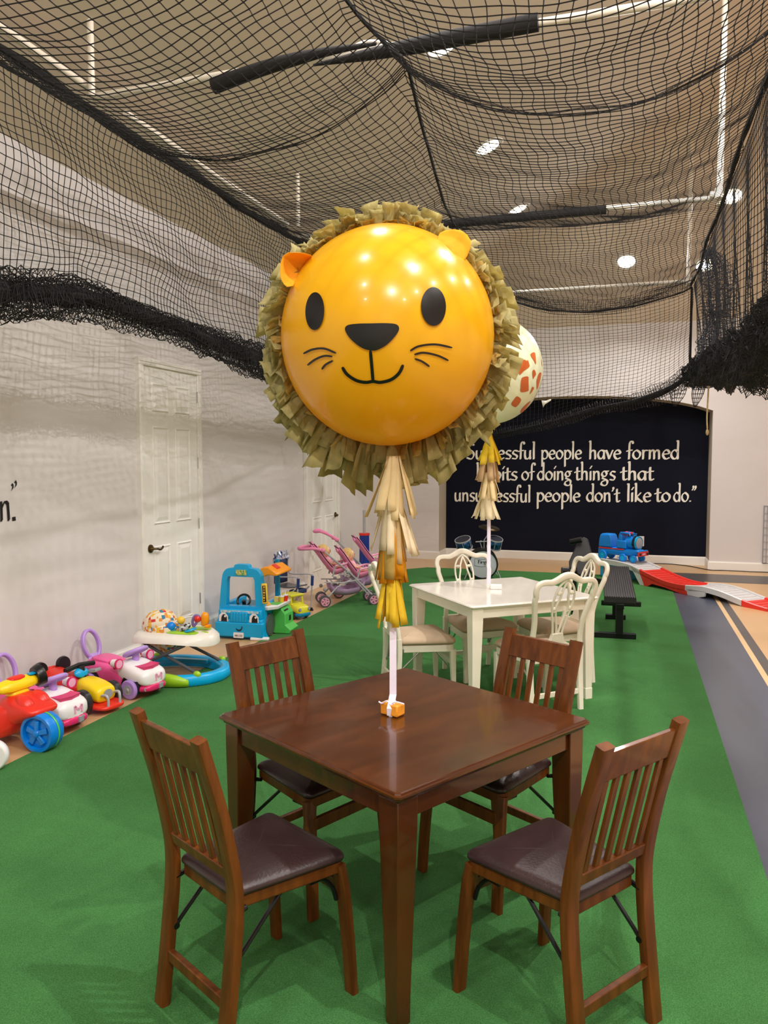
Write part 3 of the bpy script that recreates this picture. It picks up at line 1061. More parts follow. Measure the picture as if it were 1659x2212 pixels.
# ================================================================== tables
def table(name, label, loc, rot, side, H, m_top, m_leg, leg_top, leg_foot, apron_h, top_t, foot=False, lip=.012):
    t = thing(name, label, 'table', (loc[0], loc[1], TURF), rot)
    s = side / 2
    c = .012                                         # the clipped corner

    def ring(k, z):
        a = s - k
        return [(a - c, -a, z), (a, -a + c, z), (a, a - c, z), (a - c, a, z), (-a + c, a, z), (-a, a - c, z), (-a, -a + c, z), (-a + c, -a, z)]
    prof = [(lip + .006, H - top_t), (lip, H - top_t + .004), (lip - .003, H - top_t * .62), (.004, H - top_t * .58), (.0, H - top_t * .45), (.0, H - top_t * .28), (.005, H - top_t * .22), (.007, H - top_t * .08), (.011, H)]
    MB().loft([ring(k, z) for k, z in prof]).build('tabletop', m_top, t, smooth=20)
    ins = .020
    for sx in (-1, 1):
        for sy in (-1, 1):
            q = MB()
            rings = []
            for z, wd in ((0, leg_foot), (.075, leg_foot + .001), (H * .35, leg_foot + (leg_top - leg_foot) * .34), (H * .62, leg_foot + (leg_top - leg_foot) * .72), (H - apron_h - top_t - .02, leg_top), (H - top_t, leg_top)):
                o = s - ins - leg_top / 2
                k = (leg_top - wd) * .30
                cx, cy = sx * (o + (leg_top - wd) / 2 - k), sy * (o + (leg_top - wd) / 2 - k)
                h = wd / 2
                rings.append([(cx - h, cy - h, z), (cx + h, cy - h, z), (cx + h, cy + h, z), (cx - h, cy + h, z)])
            q.loft(rings)
            if foot:
                o = s - ins - leg_top / 2
                k = (leg_top - leg_foot) * .30
                f_ = o + (leg_top - leg_foot) / 2 - k
                q.box((sx * f_, sy * f_, .0385), (leg_foot + .006, leg_foot + .006, .077))
            q.build('leg', m_leg, t, bevel=.003)
    L_ = side - 2 * ins - leg_top * 2 + .004
    for k in range(4):
        q = MB()
        o = s - ins - .022
        a = k * PI / 2
        q.box((math.cos(a) * o, math.sin(a) * o, H - top_t - apron_h / 2 - .001), (.022, L_, apron_h) if k % 2 == 0 else (L_, .022, apron_h))
        q.build('apron', m_leg, t, bevel=.002)
    return t


brown_table = table('dining_table', 'dark brown square wooden table in front with the lion balloon on it', (-.768, 2.672), math.radians(59.9), .958, .712, Mt['brownT'], Mt['brownT'], .080, .052, .062, .034)
white_table = table('dining_table', 'white square table farther back with the spotted balloon weight on it', (-.873, 5.535), math.radians(39.5), .985, .712, Mt['whiteT'], Mt['whiteP'], .078, .050, .062, .026, foot=True)


# ================================================================== brown folding chairs
def brown_chair():
    t = thing('folding_chair', '', 'chair', group='brown slat-back folding chairs')
    W = Mt['brown']
    post = [(-.240, 0), (-.222, .15), (-.203, .32), (-.196, .43), (-.203, .52), (-.235, .68), (-.268, .80), (-.302, .915)]

    def py(z):
        return float(np.interp(z, [p[1] for p in post], [p[0] for p in post]))
    for sx in (-1, 1):
        q = MB()
        P = crom([(sx * .168, y, z) for y, z in post], 4)
        q.sweep(P, rrect(.030, .050, .006, 2), up=(sx, 0, 0))
        q.build('rear_post', W, t, smooth=40)
    q = MB()
    for z0, z1, th in ((.805, .893, .020),):
        q.loft([[(-.156, py(z) - th / 2, z), (.156, py(z) - th / 2, z), (.156, py(z) + th / 2, z), (-.156, py(z) + th / 2, z)] for z in (z0, (z0 + z1) / 2, z1)])
    q.build('top_rail', W, t, bevel=.003)
    q = MB()
    q.box((0, py(.515), .515), (.312, .020, .036), rot=(.2, 0, 0))
    q.build('lower_rail', W, t, bevel=.003)
    for k in range(6):
        x = -.122 + .244 * k / 5
        q = MB()
        q.bar((x, py(.52), .52), (x, py(.81), .81), .021, .011, up=(0, 1, 0))
        q.build('slat', W, t, bevel=.002)

    def outline(k=0.0, z=0.0):
        """seat outline, rounded corners; wider at the front"""
        pts = []
        for cx, cy, r, a0 in ((.199, .190, .035, 0), (-.199, .190, .035, 90), (-.150, -.190, .028, 180), (.150, -.190, .028, 270)):
            for j in range(6):
                a = math.radians(a0 + 90 * j / 5)
                pts.append((cx - math.copysign(r, cx) + (r - k) * math.cos(a), cy - math.copysign(r, cy) + (r - k) * math.sin(a), z))
        return pts
    MB().loft([outline(.012, .392), outline(.008, .396), outline(.008, .428)]).build('seat_frame', W, t, bevel=.002)
    ring = [outline(.010, .428), outline(.001, .432), outline(-.001, .440), outline(.004, .450), outline(.018, .458), outline(.035, .463)]
    q = MB()
    for s_, z_ in ((.6, .468), (.3, .4705), (.05, .471)):
        ring.append([(x * s_, y * s_, z_) for x, y, z in outline(.035, 0)])
    q.loft(ring)
    q.build('seat_cushion', Mt['leather'], t, smooth=60, sub=1)
    for sx in (-1, 1):
        q = MB()
        q.sweep(crom([(sx * .176, .165, .415), (sx * .183, .178, .34), (sx * .190, .192, .18), (sx * .194, .204, 0)], 4), rrect(.026, .044, .005, 2), up=(sx, 0, 0), scale=np.linspace(1.06, .92, 13))
        q.build('front_leg', W, t, smooth=40)
    MB().box((0, .185, .335), (.352, .018, .044)).build('front_stretcher', W, t, bevel=.003)
    MB().box((0, py(.155), .155), (.312, .020, .034)).build('rear_stretcher', W, t, bevel=.003)
    for sx in (-1, 1):
        q = MB()
        q.tube([(sx * .150, py(.235) + .012, .235), (sx * .150, py(.25) + .03, .255), (sx * .148, -.03, .392)], .0065, 8)
        q.cyl((sx * .158, py(.235) + .012, .235), (sx * .142, py(.235) + .012, .235), .010, 10)
        q.build('folding_brace', Mt['blackm'], t)
        MB().tube([(sx * .150, py(.40), .385), (sx * .150, py(.40) + .05, .398)], .008, 8).build('hinge_pin', Mt['blackm'], t)
        q = MB()
        q.tube(crom([(sx * .168, .165, .30), (sx * .165, .15, .345), (sx * .158, .11, .385), (sx * .15, .05, .395)], 4), .007, 8)
        q.box((sx * .160, .10, .388), (.018, .07, .012))
        q.build('hinge_bracket', Mt['blackm'], t)
    return t


poses = [(-1.055, 2.089, -28.36, 'brown slat-back chair nearest on the left side of the brown table, its back to us'),
         (-.194, 2.326, 54.7, 'brown slat-back chair nearest on the right side of the brown table, its back to us'),
         (-1.146, 2.758, -116.0, 'brown slat-back chair beyond the brown table, facing us on the side of the ride-on toys'),
         (-.489, 3.007, 148.9, 'brown slat-back chair beyond the brown table, in front of a white chair')]
ch0 = brown_chair()
for k, (x, y, a, l_) in enumerate(poses):
    c = ch0 if k == 0 else copy_tree(ch0)
    c.location = (x, y, TURF)
    c.rotation_euler = (0, 0, math.radians(a))
    c['label'] = l_


# ================================================================== white chairs with pierced splats
def white_chair():
    t = thing('dining_chair', '', 'chair', group='cream chairs with pierced splats')
    W = Mt['whiteP']
    pz = [(.0, -.226), (.20, -.205), (.375, -.197), (.5, -.212), (.65, -.248), (.80, -.300), (.914, -.328)]

    def py(z):
        return float(np.interp(z, [p[0] for p in pz], [p[1] for p in pz]))
    for sx in (-1, 1):
        q = MB()
        q.sweep([(sx * x, py(z), z) for x, z in ((.190, 0), (.192, .1), (.194, .2), (.195, .3), (.195, .42))], rrect(.038, .032, .005, 2), up=(0, 1, 0), scale=(.85, .92, 1, 1, 1))
        q.build('rear_leg', W, t, smooth=40)
    half = [(.195, .40), (.186, .50), (.189, .60), (.206, .69), (.221, .755), (.219, .785), (.226, .810), (.222, .845), (.200, .868), (.160, .874), (.115, .872), (.075, .886), (.035, .906)]
    path = [(x, z) for x, z in half] + [(0, .912)] + [(-x, z) for x, z in reversed(half)]
    P = crom([(x, py(z), z) for x, z in path], 4)
    sc_ = [1.0 + .28 * max(0, 1 - abs(p[0]) / .19) * (1 if p[2] > .8 else 0) for p in P]
    q = MB()
    q.sweep(P, rrect(.034, .026, .007, 2), up=(0, 1, .1), scale=sc_)
    q.build('back_frame', W, t, smooth=50)
    q = MB()
    q.loft([[(-w_, py(z) - .011, z), (w_, py(z) - .011, z), (w_, py(z) + .011, z), (-w_, py(z) + .011, z)] for z, w_ in ((.395, .185), (.432, .185))])
    q.loft([[(-w_, py(z) - .014, z), (w_, py(z) - .014, z), (w_, py(z) + .014, z), (-w_, py(z) + .014, z)] for z, w_ in ((.43, .092), (.452, .085), (.455, .06), (.50, .044), (.52, .04))])
    q.build('back_shoe', W, t, bevel=.002)
    q = MB()
    sec = rrect(.013, .014, .004, 2)
    for sx in (-1, 1):
        for st in ([(.034, .50), (.044, .57), (.066, .66), (.077, .73), (.070, .80), (.045, .85), (.012, .878), (0, .885)],
                   [(.004, .505), (.014, .56), (.034, .64), (.046, .70), (.030, .765), (.026, .80), (.010, .845), (0, .87)]):
            q.sweep(crom([(sx * x, py(z), z) for x, z in st], 5), sec, up=(0, 1, .1))
        for zz, xx in ((.69, .058), (.795, .048), (.675, .050)):
            q.ball((sx * xx, py(zz), zz), (.016, .008, .013), 10, 6)
        q.sweep([(sx * .028, py(.80), .80), (sx * .05, py(.79), .79), (sx * .07, py(.80), .80)], sec, up=(0, 1, .1), scale=(.8, .8, .8))
    q.build('splat', W, t, smooth=50)

    def outline(k, z):
        pts = []
        for cx, cy, r, a0 in ((.232, .205, .05, 0), (-.232, .205, .05, 90), (-.190, -.190, .035, 180), (.190, -.190, .035, 270)):
            for j in range(6):
                a = math.radians(a0 + 90 * j / 5)
                pts.append((cx - math.copysign(r, cx) + (r - k) * math.cos(a), cy - math.copysign(r, cy) + (r - k) * math.sin(a), z))
        return pts
    MB().loft([outline(.02, .318), outline(.014, .322), outline(.014, .366), outline(.02, .370)]).build('seat_frame', W, t, bevel=.002)
    MB().loft([outline(.012, .370), outline(.0, .380), outline(-.002, .396), outline(.010, .412), outline(.04, .428)] + [[(x * s_, y * s_, z_) for x, y, z in outline(.04, 0)] for s_, z_ in ((.75, .440), (.45, .446), (.2, .448), (.03, .4485))]).build('seat_cushion', Mt['beige'], t, smooth=60, sub=1)
    for sx in (-1, 1):
        q = MB()
        q.sweep([(sx * .200, .178, .33), (sx * .200, .180, .25), (sx * .202, .185, .1), (sx * .204, .188, 0)], rrect(.042, .042, .005, 2), up=(0, 1, 0), scale=(1, .92, .74, .66))
        q.build('front_leg', W, t, smooth=40)
    MB().box((0, .172, .245), (.37, .018, .040)).build('front_stretcher', W, t, bevel=.003)
    MB().box((0, py(.12), .12), (.35, .018, .034)).build('rear_stretcher', W, t, bevel=.003)
    for sx in (-1, 1):
        q = MB()
        q.tube([(sx * .174, py(.20) + .01, .19), (sx * .174, -.05, .325)], .006, 8)
        q.tube([(sx * .174, py(.32) + .03, .345), (sx * .174, py(.2) + .012, .20)], .008, 8)
        q.cyl((sx * .186, py(.2) + .012, .2), (sx * .166, py(.2) + .012, .2), .012, 10)
        q.build('folding_brace', Mt['chrome'], t)
        MB().tube([(sx * .18, .15, .22), (sx * .175, .06, .325)], .006, 8).build('front_brace', Mt['chrome'], t)
    return t


poses = [(-.571, 5.262, 41.2, 'cream splat-back chair at the near right side of the white table, its back to us'),
         (-1.402, 5.313, -58.6, 'cream chair on the left of the white table, behind the yellow tassel'),
         (-1.072, 5.86, -143.1, 'cream splat-back chair behind the white table, facing us before the drum'),
         (-.525, 5.919, 124.6, 'cream splat-back chair at the far right side of the white table, beside the black bench')]
ch0 = white_chair()
for k, (x, y, a, l_) in enumerate(poses):
    c = ch0 if k == 0 else copy_tree(ch0)
    c.location = (x, y, TURF)
    c.rotation_euler = (0, 0, math.radians(a))
    c['label'] = l_


# ================================================================== the balloons
def tissue(name, rgb, var=.12, thin=.35):
    return mat(name, rgb, .8, var=var, scale=14, thin=thin, spec=.15)


Mt['yellowB'] = mat('golden_latex', (246, 190, 26), .24, var=.03, scale=3, coat=.22, spec=.5, thin=.30)
Mt['blackD'] = mat('black_vinyl_decal', (14, 12, 13), .3, var=.1)
Mt['orangeP'] = tissue('orange_paper', (255, 178, 44), .04, .3)
Mt['olive'] = tissue('olive_tissue', (204, 193, 136), .16, .5)
Mt['gold'] = tissue('gold_and_bounce_tissue', (204, 176, 100), .15, .45)  # gold tassel strips; on the mane it paints in the balloon's reflected colour
Mt['cream'] = tissue('cream_tissue', (250, 234, 190), .05, .5)
Mt['cream2'] = tissue('pale_tissue', (250, 240, 212), .05, .5)
Mt['sand'] = tissue('sand_tissue', (226, 198, 154), .06, .5)
Mt['amber'] = tissue('amber_tissue', (255, 188, 44), .08, .5)
Mt['yellow'] = tissue('yellow_tissue', (255, 226, 70), .06, .5)
Mt['ribbon'] = mat('white_ribbon', (236, 228, 244), .35, var=.03, scale=20)
Mt['palegreen'] = mat('pale_green_latex', (226, 232, 196), .3, var=.02, coat=.3)
Mt['rust'] = mat('rust_decal', (196, 98, 44), .4, var=.05)
Mt['orangeBox'] = mat('orange_tissue_wrap', (250, 160, 44), .55, var=.12, scale=18, bump=.2, bscale=60)
Mt['whiteBox'] = mat('white_card', (240, 236, 236), .5, var=.02)


def tassel_tier(name, m_, parent, c, z0, z1, r0, r1, n, wd, seed, wild=.0):
    """hanging strips of tissue, flaring from r0 at z0 to r1 at z1"""
    rnd = random.Random(seed)
    q = MB()
    for k in range(n):
        a = 2 * PI * k / n + rnd.uniform(-.25, .25)
        fl = r1 * rnd.uniform(.55, 1.0 + wild)
        L_ = (z0 - z1) * rnd.uniform(.86, 1.03)
        w2 = wd * rnd.uniform(.75, 1.2)
        tw = rnd.uniform(-.7, .7)
        bow = rnd.uniform(-.2, .35)
        rows = []
        for j in range(8):
            t = j / 7
            r = r0 + (fl - r0) * (t ** 1.15) + bow * .02 * math.sin(PI * t)
            aa = a + tw * .10 * t
            p = Vector((c[0] + r * math.cos(aa), c[1] + r * math.sin(aa), z0 - L_ * t))
            tn = Vector((-math.sin(aa + tw * t), math.cos(aa + tw * t), 0))
            hw = w2 * (.30 + .70 * min(1, t * 2.2)) / 2
            rows.append([p - tn * hw, p + Vector((math.cos(aa), math.sin(aa), 0)) * .004 * math.sin(3 * t + k), p + tn * hw])
        vs = [v for r_ in rows for v in r_]
        q.add(vs, [(3 * j + i, 3 * j + i + 1, 3 * j + i + 4, 3 * j + i + 3) for j in range(7) for i in range(2)])
    return q.build(name, m_, parent, smooth=60, solid=.0006, kind='stuff')


def patch(outline, c, R, lift=.0012, rings=5):
    """a decal of the balloon's own curvature: outline in photo pixels met on the sphere"""
    q = MB()
    ox = sum(p[0] for p in outline) / len(outline)
    oy = sum(p[1] for p in outline) / len(outline)
    rr = []
    for k in range(rings + 1):
        s = .02 + .98 * k / rings
        rr.append([tuple(onS(ox + (x - ox) * s, oy + (y - oy) * s, c, R + lift)) for x, y in outline])
    q.loft(rr, caps=False)
    q.add([tuple(onS(ox, oy, c, R + lift))] + rr[0], [(0, i + 1, (i + 1) % len(rr[0]) + 1) for i in range(len(rr[0]))])
    return q


def stroke_patch(pts, wd, c, R, lift=.0012, n=7):
    P = crom(pts, n)
    rows = []
    for i, p in enumerate(P):
        a = np.array(P[max(0, i - 1)])
        d = np.array(P[min(len(P) - 1, i + 1)])
        t = d - a
        t = t / np.linalg.norm(t)
        nn = np.array((-t[1], t[0]))
        k = 1.0
        ends = min(i, len(P) - 1 - i)
        k = (.55, .9, 1.0)[min(2, ends)]
        rows.append([tuple(onS(*(np.array(p) + nn * wd * k * s / 2), c, R + lift)) for s in (-1, -.33, .33, 1)])
    q = MB()
    q.loft(rows, caps=False, closed=False)
    return q


W0 = onZ(848, 1543, .713 + TURF)
rc = ray(837, 729)
dep = (W0 - CAM) @ FW
BC = CAM + rc * (dep + .03)
BR = 232.0 / F * (dep + .03) * .985
lion = thing('balloon', 'big golden lion-faced balloon with a tissue mane, tied above the brown table', 'balloon', W0)
lion.location = Vector(W0)
offs = Matrix.Translation(-Vector(W0))


def lb(q, name, m_, **k):
    q.v = [tuple(Vector(p) + (-Vector(W0))) for p in q.v]
    return q.build(name, m_, lion, **k)


q = MB()
q.ball(tuple(BC), (BR, BR, BR * 1.018), 64, 40)
ball_o = lb(q, 'balloon_body', Mt['yellowB'], smooth=180)


def ell(cx, cy, rx, ry, n=32, rot=0):
    return [(cx + rx * math.cos(a) * math.cos(rot) - ry * math.sin(a) * math.sin(rot), cy + rx * math.cos(a) * math.sin(rot) + ry * math.sin(a) * math.cos(rot)) for a in np.linspace(0, 2 * PI, n + 1)[:-1]]


BR2 = BR * 1.010
for cx, cy, rx, ry, rt_ in ((680, 672, 20.5, 41, .03), (936.5, 662, 27, 42, -.02)):
    lb(patch(ell(cx, cy, rx, ry, 32, rt_), BC, BR2), 'eye', Mt['blackD'], smooth=180)
nose = crom([(745, 711), (752, 702), (775, 699), (800, 698.5), (835, 698), (857, 701), (862, 712), (852, 728), (835, 745), (815, 756), (802, 757), (785, 753), (768, 742), (753, 727)], 4, closed=True)
lb(patch(nose, BC, BR2), 'nose', Mt['blackD'], smooth=180)
for st, wd in (([(800, 756), (803, 790), (806, 826)], 7), ([(739, 793), (750, 809), (770, 822), (790, 826), (806, 824), (822, 826), (845, 820), (862, 806), (871, 788)], 7)):
    lb(stroke_patch(st, wd, BC, BR2), 'mouth_line', Mt['blackD'], smooth=180)
for st in ([(655, 764), (675, 755), (700, 753), (726, 763)], [(664, 789), (680, 777), (700, 769), (718, 770)], [(695, 798), (703, 788), (719, 779)],
           [(886, 758), (905, 748), (940, 744), (977, 751)], [(895, 766), (915, 762), (945, 768), (969, 779)], [(896, 775), (912, 781), (928, 792)]):
    lb(stroke_patch(st, 4.6, BC, BR2), 'whisker', Mt['blackD'], smooth=180)

# the lion looks a little to the left of the camera, its head tilted
ex = onS(680, 672, BC, BR) - BC
ey = onS(936, 662, BC, BR) - BC
FACE = (CAM - BC) / np.linalg.norm(CAM - BC)
RIGHT = np.cross(UP, FACE)
RIGHT /= np.linalg.norm(RIGHT)
UPF = np.cross(FACE, RIGHT)
for base, tip, curl in (([(672, 552), (650, 582), (634, 618)], [(646, 545), (610, 548), (602, 590), (616, 618)], 1),
                        ([(943, 522), (968, 540), (988, 570)], [(954, 499), (996, 494), (1020, 520), (1006, 560)], -1)):
    q = MB()
    A_ = [onS(x, y, BC, BR) for x, y in crom(base, 6)]
    Tp = crom([base[0]] + tip + [base[-1]], 4)
    ts = np.linspace(0, len(Tp) - 1, len(A_))
    tips = []
    for i, u in enumerate(ts):
        x, y = Tp[int(u)] if int(u) == u or int(u) + 1 >= len(Tp) else tuple(np.array(Tp[int(u)]) * (1 - u + int(u)) + np.array(Tp[int(u) + 1]) * (u - int(u)))
        r_ = ray(x, y)
        dd = (BC - CAM) @ FW - BR * .48
        tips.append(CAM + r_ * dd)
    rows = []
    for v in np.linspace(0, 1, 8):
        rows.append([tuple(a * (1 - v) + t * v + FACE * (.055 * math.sin(PI * (i / (len(A_) - 1))) * math.sin(PI * v * .5) * -1 + .02 * v)) for i, (a, t) in enumerate(zip(A_, tips))])
    q.loft(rows, caps=False, closed=False)
    lb(q, 'ear', Mt['orangeP'], smooth=180, solid=.0015)

# mane: rows of crumpled tissue leaves standing out round the head
rnd = random.Random(5)


def mane_row(name, m_, n, r_in, length, back, lean, wd, seed, skip=0.0):
    rnd = random.Random(seed)
    q = MB()
    for k in range(n):
        if rnd.random() < skip:
            continue
        a = 2 * PI * (k + rnd.uniform(-.45, .45)) / n
        ca, sa = math.cos(a), math.sin(a)
        rad = RIGHT * ca + UPF * sa
        tan = -RIGHT * sa + UPF * ca
        low = max(0, -sa)
        L_ = length * rnd.uniform(.65, 1.25) * (1 + .55 * low ** 3)
        w2 = wd * rnd.uniform(.7, 1.35)
        ln = lean + rnd.uniform(-.55, .55)
        tw = rnd.uniform(-.9, .9)
        p0 = BC + rad * (BR * r_in * (1.02 if abs(sa) > .7 else 1)) - FACE * (BR * back + rnd.uniform(-.012, .012))
        d = rad * math.cos(ln) + FACE * math.sin(ln)
        nrm = -rad * math.sin(ln) + FACE * math.cos(ln)
        side = tan * math.cos(tw) + nrm * math.sin(tw)
        nr2 = -tan * math.sin(tw) + nrm * math.cos(tw)
        crease = rnd.uniform(-.4, .6)
        curl = rnd.uniform(-.6, .9)
        cut = rnd.uniform(-.35, .35)
        rows = []
        for j in range(5):
            t = j / 4
            hw = w2 * (.35 + .65 * t ** .7) / 2
            c0 = p0 + d * L_ * t + nr2 * curl * .30 * L_ * t * t - np.array((0, 0, 1)) * .22 * L_ * t * t
            row = []
            for s in (-1, -.5, 0, .5, 1):
                row.append(tuple(c0 + side * hw * s + nr2 * hw * (crease * (abs(s) - .5) + .22 * math.sin(4.5 * s + 6 * t + k)) + d * L_ * cut * s * .35 * t))
            rows.append(row)
        q.loft(rows, caps=False, closed=False)
    o = lb(q, name, m_, smooth=25, solid=.0006, kind='stuff')
    return o


mane_row('mane', Mt['olive'], 92, .965, .105, .18, .10, .075, 1)
mane_row('mane', Mt['olive'], 80, .975, .080, .06, .45, .070, 2)
mane_row('mane', Mt['gold'], 60, .985, .046, .03, .65, .055, 3, .45)  # gold leaves: the balloon's reflection on the mane, put into the colour
mane_row('mane', Mt['olive'], 70, .93, .115, .30, -.25, .085, 4)

# tassel, ribbon and weight below it
pxm = dep / F


def zpx(y):
    r = ray(845, y)
    return float((CAM + r * dep)[2] - W0[2])


tc_ = (.0, .0)
tx = lambda x, y: (CAM + ray(x, y) * dep) - W0
c1 = tx(850, 1000)
for nm, m_, x, y0, y1, r0, r1, n, wd, sd, wl in (('tassel', 'cream', 850, 985, 1118, .022, .085, 12, .040, 11, .2), ('tassel', 'cream2', 846, 1050, 1205, .018, .085, 9, .036, 12, .35),
                                              ('tassel', 'cream', 852, 1070, 1215, .014, .055, 8, .036, 15, .1),
                                              ('tassel', 'amber', 846, 1100, 1262, .016, .058, 16, .034, 13, .05), ('tassel', 'yellow', 846, 1215, 1352, .018, .056, 18, .030, 14, .15), ('tassel', 'gold', 842, 1120, 1255, .016, .06, 6, .034, 17, .1)):
    c = tx(x, y0)
    cc = (c[0], c[1])
    tassel_tier(nm, Mt[m_], lion, cc, zpx(y0), zpx(y1), r0, r1, n, wd, sd, wl)
q = MB()
top_c = tx(848, 980)
P = [(0, 0, .015)] + [(float(tx(849, y)[0]) * (1 if y < 1450 else .5), float(tx(849, y)[1]), zpx(y)) for y in (1500, 1440, 1380, 1300, 1200, 1100, 1000)]
P = [(0, -.026, .004), (0, -.030, .03), (.001, -.020, .045)] + P[1:]
q.sweep(P, [(-.0125, -.0006), (.0125, -.0006), (.0125, .0006), (-.0125, .0006)], up=tuple(-FW))
q.build('ribbon', Mt['ribbon'], lion, smooth=0)
q = MB()
yaw_ = math.atan2(W0[0], W0[1])
q.box((0, 0, .022), (.078, .050, .044), rot=(0, 0, -YAW - .05))
q.build('weight', Mt['orangeBox'], lion, bevel=.006, label='orange tissue-wrapped balloon weight')
q = MB()
Rz = Matrix.Rotation(-(-YAW - .05), 3, 'Z')
for s_ in (-1, 1):
    q.tube(crom([(s_ * .004, -.02, .047), (s_ * .018, -.022, .054), (s_ * .034, -.018, .047 + .004 * s_), (s_ * .048, -.016, .047)], 4), .003, 6)
q.box((0, -.0255, .022), (.014, .001, .045))
q.box((0, 0, .0446), (.014, .05, .001))
q.build('ribbon_bow', Mt['ribbon'], lion)

# ------------------------------------------------------------------ the spotted balloon over the white table
G0 = onZ(1068, 1272, .713 + TURF)
pts = np.array([(1115, 700), (1143, 723), (1165, 755), (1172, 799), (1167, 841), (1154, 864), (1127, 893), (1100, 910)], float)
A_ = np.c_[2 * pts, np.ones(len(pts))]
sol = np.linalg.lstsq(A_, (pts ** 2).sum(1), rcond=None)[0]
gcx, gcy = sol[:2]
grp = math.sqrt(sol[2] + gcx ** 2 + gcy ** 2)
gd = (G0 - CAM) @ FW
GC = CAM + ray(gcx, gcy) * gd
GR = grp / F * gd * .985
gir = thing('balloon', 'pale green balloon with rust giraffe spots, half hidden behind the lion', 'balloon', tuple(G0))


def gb(q, name, m_, **k):
    q.v = [tuple(Vector(p) - Vector(G0)) for p in q.v]
    return q.build(name, m_, gir, **k)


q = MB()
q.ball(tuple(GC), GR, 48, 30)
gb(q, 'balloon_body', Mt['palegreen'], smooth=180)
z8 = lambda P_: [(1100 + x / 9.22, 680 + y / 9.22) for x, y in P_]
spots = [[(425, 800), (470, 750), (515, 760), (530, 860), (532, 985), (500, 930)], [(160, 985), (280, 895), (330, 905), (350, 915), (375, 905), (405, 1000), (390, 1050), (290, 1120), (225, 1190), (190, 1160)],
         [(240, 1290), (270, 1245), (375, 1230), (385, 1330), (388, 1480), (370, 1520), (235, 1540), (225, 1430)], [(460, 1130), (505, 1095), (535, 1185), (500, 1240), (475, 1275)],
         [(590, 1170), (640, 1160), (615, 1310), (560, 1490), (548, 1320)], [(460, 1435), (495, 1460), (465, 1520), (410, 1580), (430, 1510)], [(40, 1780), (100, 1680), (160, 1625), (235, 1680), (210, 1760), (140, 1835), (90, 1830)],
         [(425, 1720), (370, 1810), (290, 1920), (225, 1955), (240, 1890), (330, 1790)], [(640, 880), (655, 960), (660, 1040), (645, 960)]]
for s_ in spots:
    gb(patch(crom(z8(s_), 3, closed=True), GC, GR), 'spot', Mt['rust'], smooth=180)
rnd = random.Random(9)
placed = []
for k in range(400):                                # spots on the sides hidden from here
    if len(placed) >= 26:
        break
    d = np.array([rnd.gauss(0, 1) for _ in range(3)])
    d /= np.linalg.norm(d)
    v = GC + d * GR - CAM
    sx_p = CX + F * (v @ RT) / (v @ FW)
    if (d @ FACE > -.05 and sx_p > 1088) or abs(d[2]) > .86 or any(np.linalg.norm(d - q_) < .5 for q_ in placed):
        continue
    placed.append(d)
    s1 = np.cross(d, (0, 0, 1))
    s1 /= np.linalg.norm(s1)
    s2 = np.cross(s1, d)
    q = MB()
    rr = []
    for f_ in (.05, .5, 1):
        r_ = []
        for j in range(7):
            an = 2 * PI * j / 7
            v = d + (s1 * math.cos(an) + s2 * math.sin(an)) * f_ * (.13 + .05 * math.sin(j * 2.3 + k))
            r_.append(tuple(GC + v / np.linalg.norm(v) * (GR + .0015)))
        rr.append(r_)
    q.loft(rr)
    gb(q, 'spot', Mt['rust'], smooth=180)


def gz(x, y):
    return (CAM + ray(x, y) * gd) - G0


for nm, m_, x, y0, y1, r0, r1, n, wd, sd in (('tassel', 'yellow', 1058, 935, 1002, .010, .085, 12, .040, 31), ('tassel', 'sand', 1055, 965, 1042, .03, .085, 14, .040, 32),
                                             ('tassel', 'cream', 1055, 1020, 1082, .03, .10, 14, .042, 33), ('tassel', 'cream2', 1052, 1062, 1122, .03, .10, 14, .042, 34)):
    c = gz(x, y0)
    tassel_tier(nm, Mt[m_], gir, (c[0], c[1]), c[2], float(gz(x, y1)[2]), r0, r1, n, wd, sd, .15)
q = MB()
P = [tuple(gz(1056, y)) for y in (940, 1020, 1100, 1180, 1262)]
q.sweep(P, [(-.0125, -.0006), (.0125, -.0006), (.0125, .0006), (-.0125, .0006)], up=tuple(-FW))
q.build('ribbon', Mt['ribbon'], gir, smooth=0)
MB().box((.01, 0, .016), (.085, .055, .032), rot=(0, 0, .2)).build('weight', Mt['whiteBox'], gir, bevel=.004, label='white box weight')


# ================================================================== toys along the left wall
def plastic(name, rgb, rough=.3, **k):
    return mat(name, rgb, rough, var=.03, scale=8, spec=.5, **k)


for nm, c in dict(pink=(238, 92, 160), hotpink=(222, 40, 110), lilac=(184, 148, 226), whitepl=(240, 238, 240), red=(226, 48, 34), yellowp=(250, 214, 24), bluep=(0, 130, 226), skyblue=(0, 168, 226),
                  teal=(0, 130, 170), lime=(160, 206, 40), green=(86, 196, 88), orange=(250, 156, 16), blackp=(20, 20, 22), greyp=(150, 152, 158), tyre=(40, 40, 44), tray=(236, 232, 222), palepink=(240, 170, 200), darkgrey=(84, 84, 88), skin=(236, 186, 150), blond=(220, 186, 120), navyf=(44, 58, 98), silver=(178, 178, 184), purple=(140, 110, 170), sun=(246, 200, 60)).items():
    Mt[nm] = plastic(nm + '_plastic' if nm not in ('skin', 'blond', 'navyf') else nm + '_surface', c)
Mt['navyf'].node_tree.nodes['Principled BSDF'].inputs['Roughness'].default_value = .8
Mt['blond'].node_tree.nodes['Principled BSDF'].inputs['Roughness'].default_value = .8
Mt['pinkf'] = mat('pink_fabric', (236, 140, 182), .75, var=.06, scale=20, bump=.1, bscale=80)
Mt['mesh'] = mat('lilac_mesh_fabric', (172, 142, 178), .6, var=.1, scale=30)
Mt['foil'] = mat('blue_silver_foil', (30, 60, 130), .25, metal=.6, scale=26, rgb2=(225, 232, 245), detail=1)
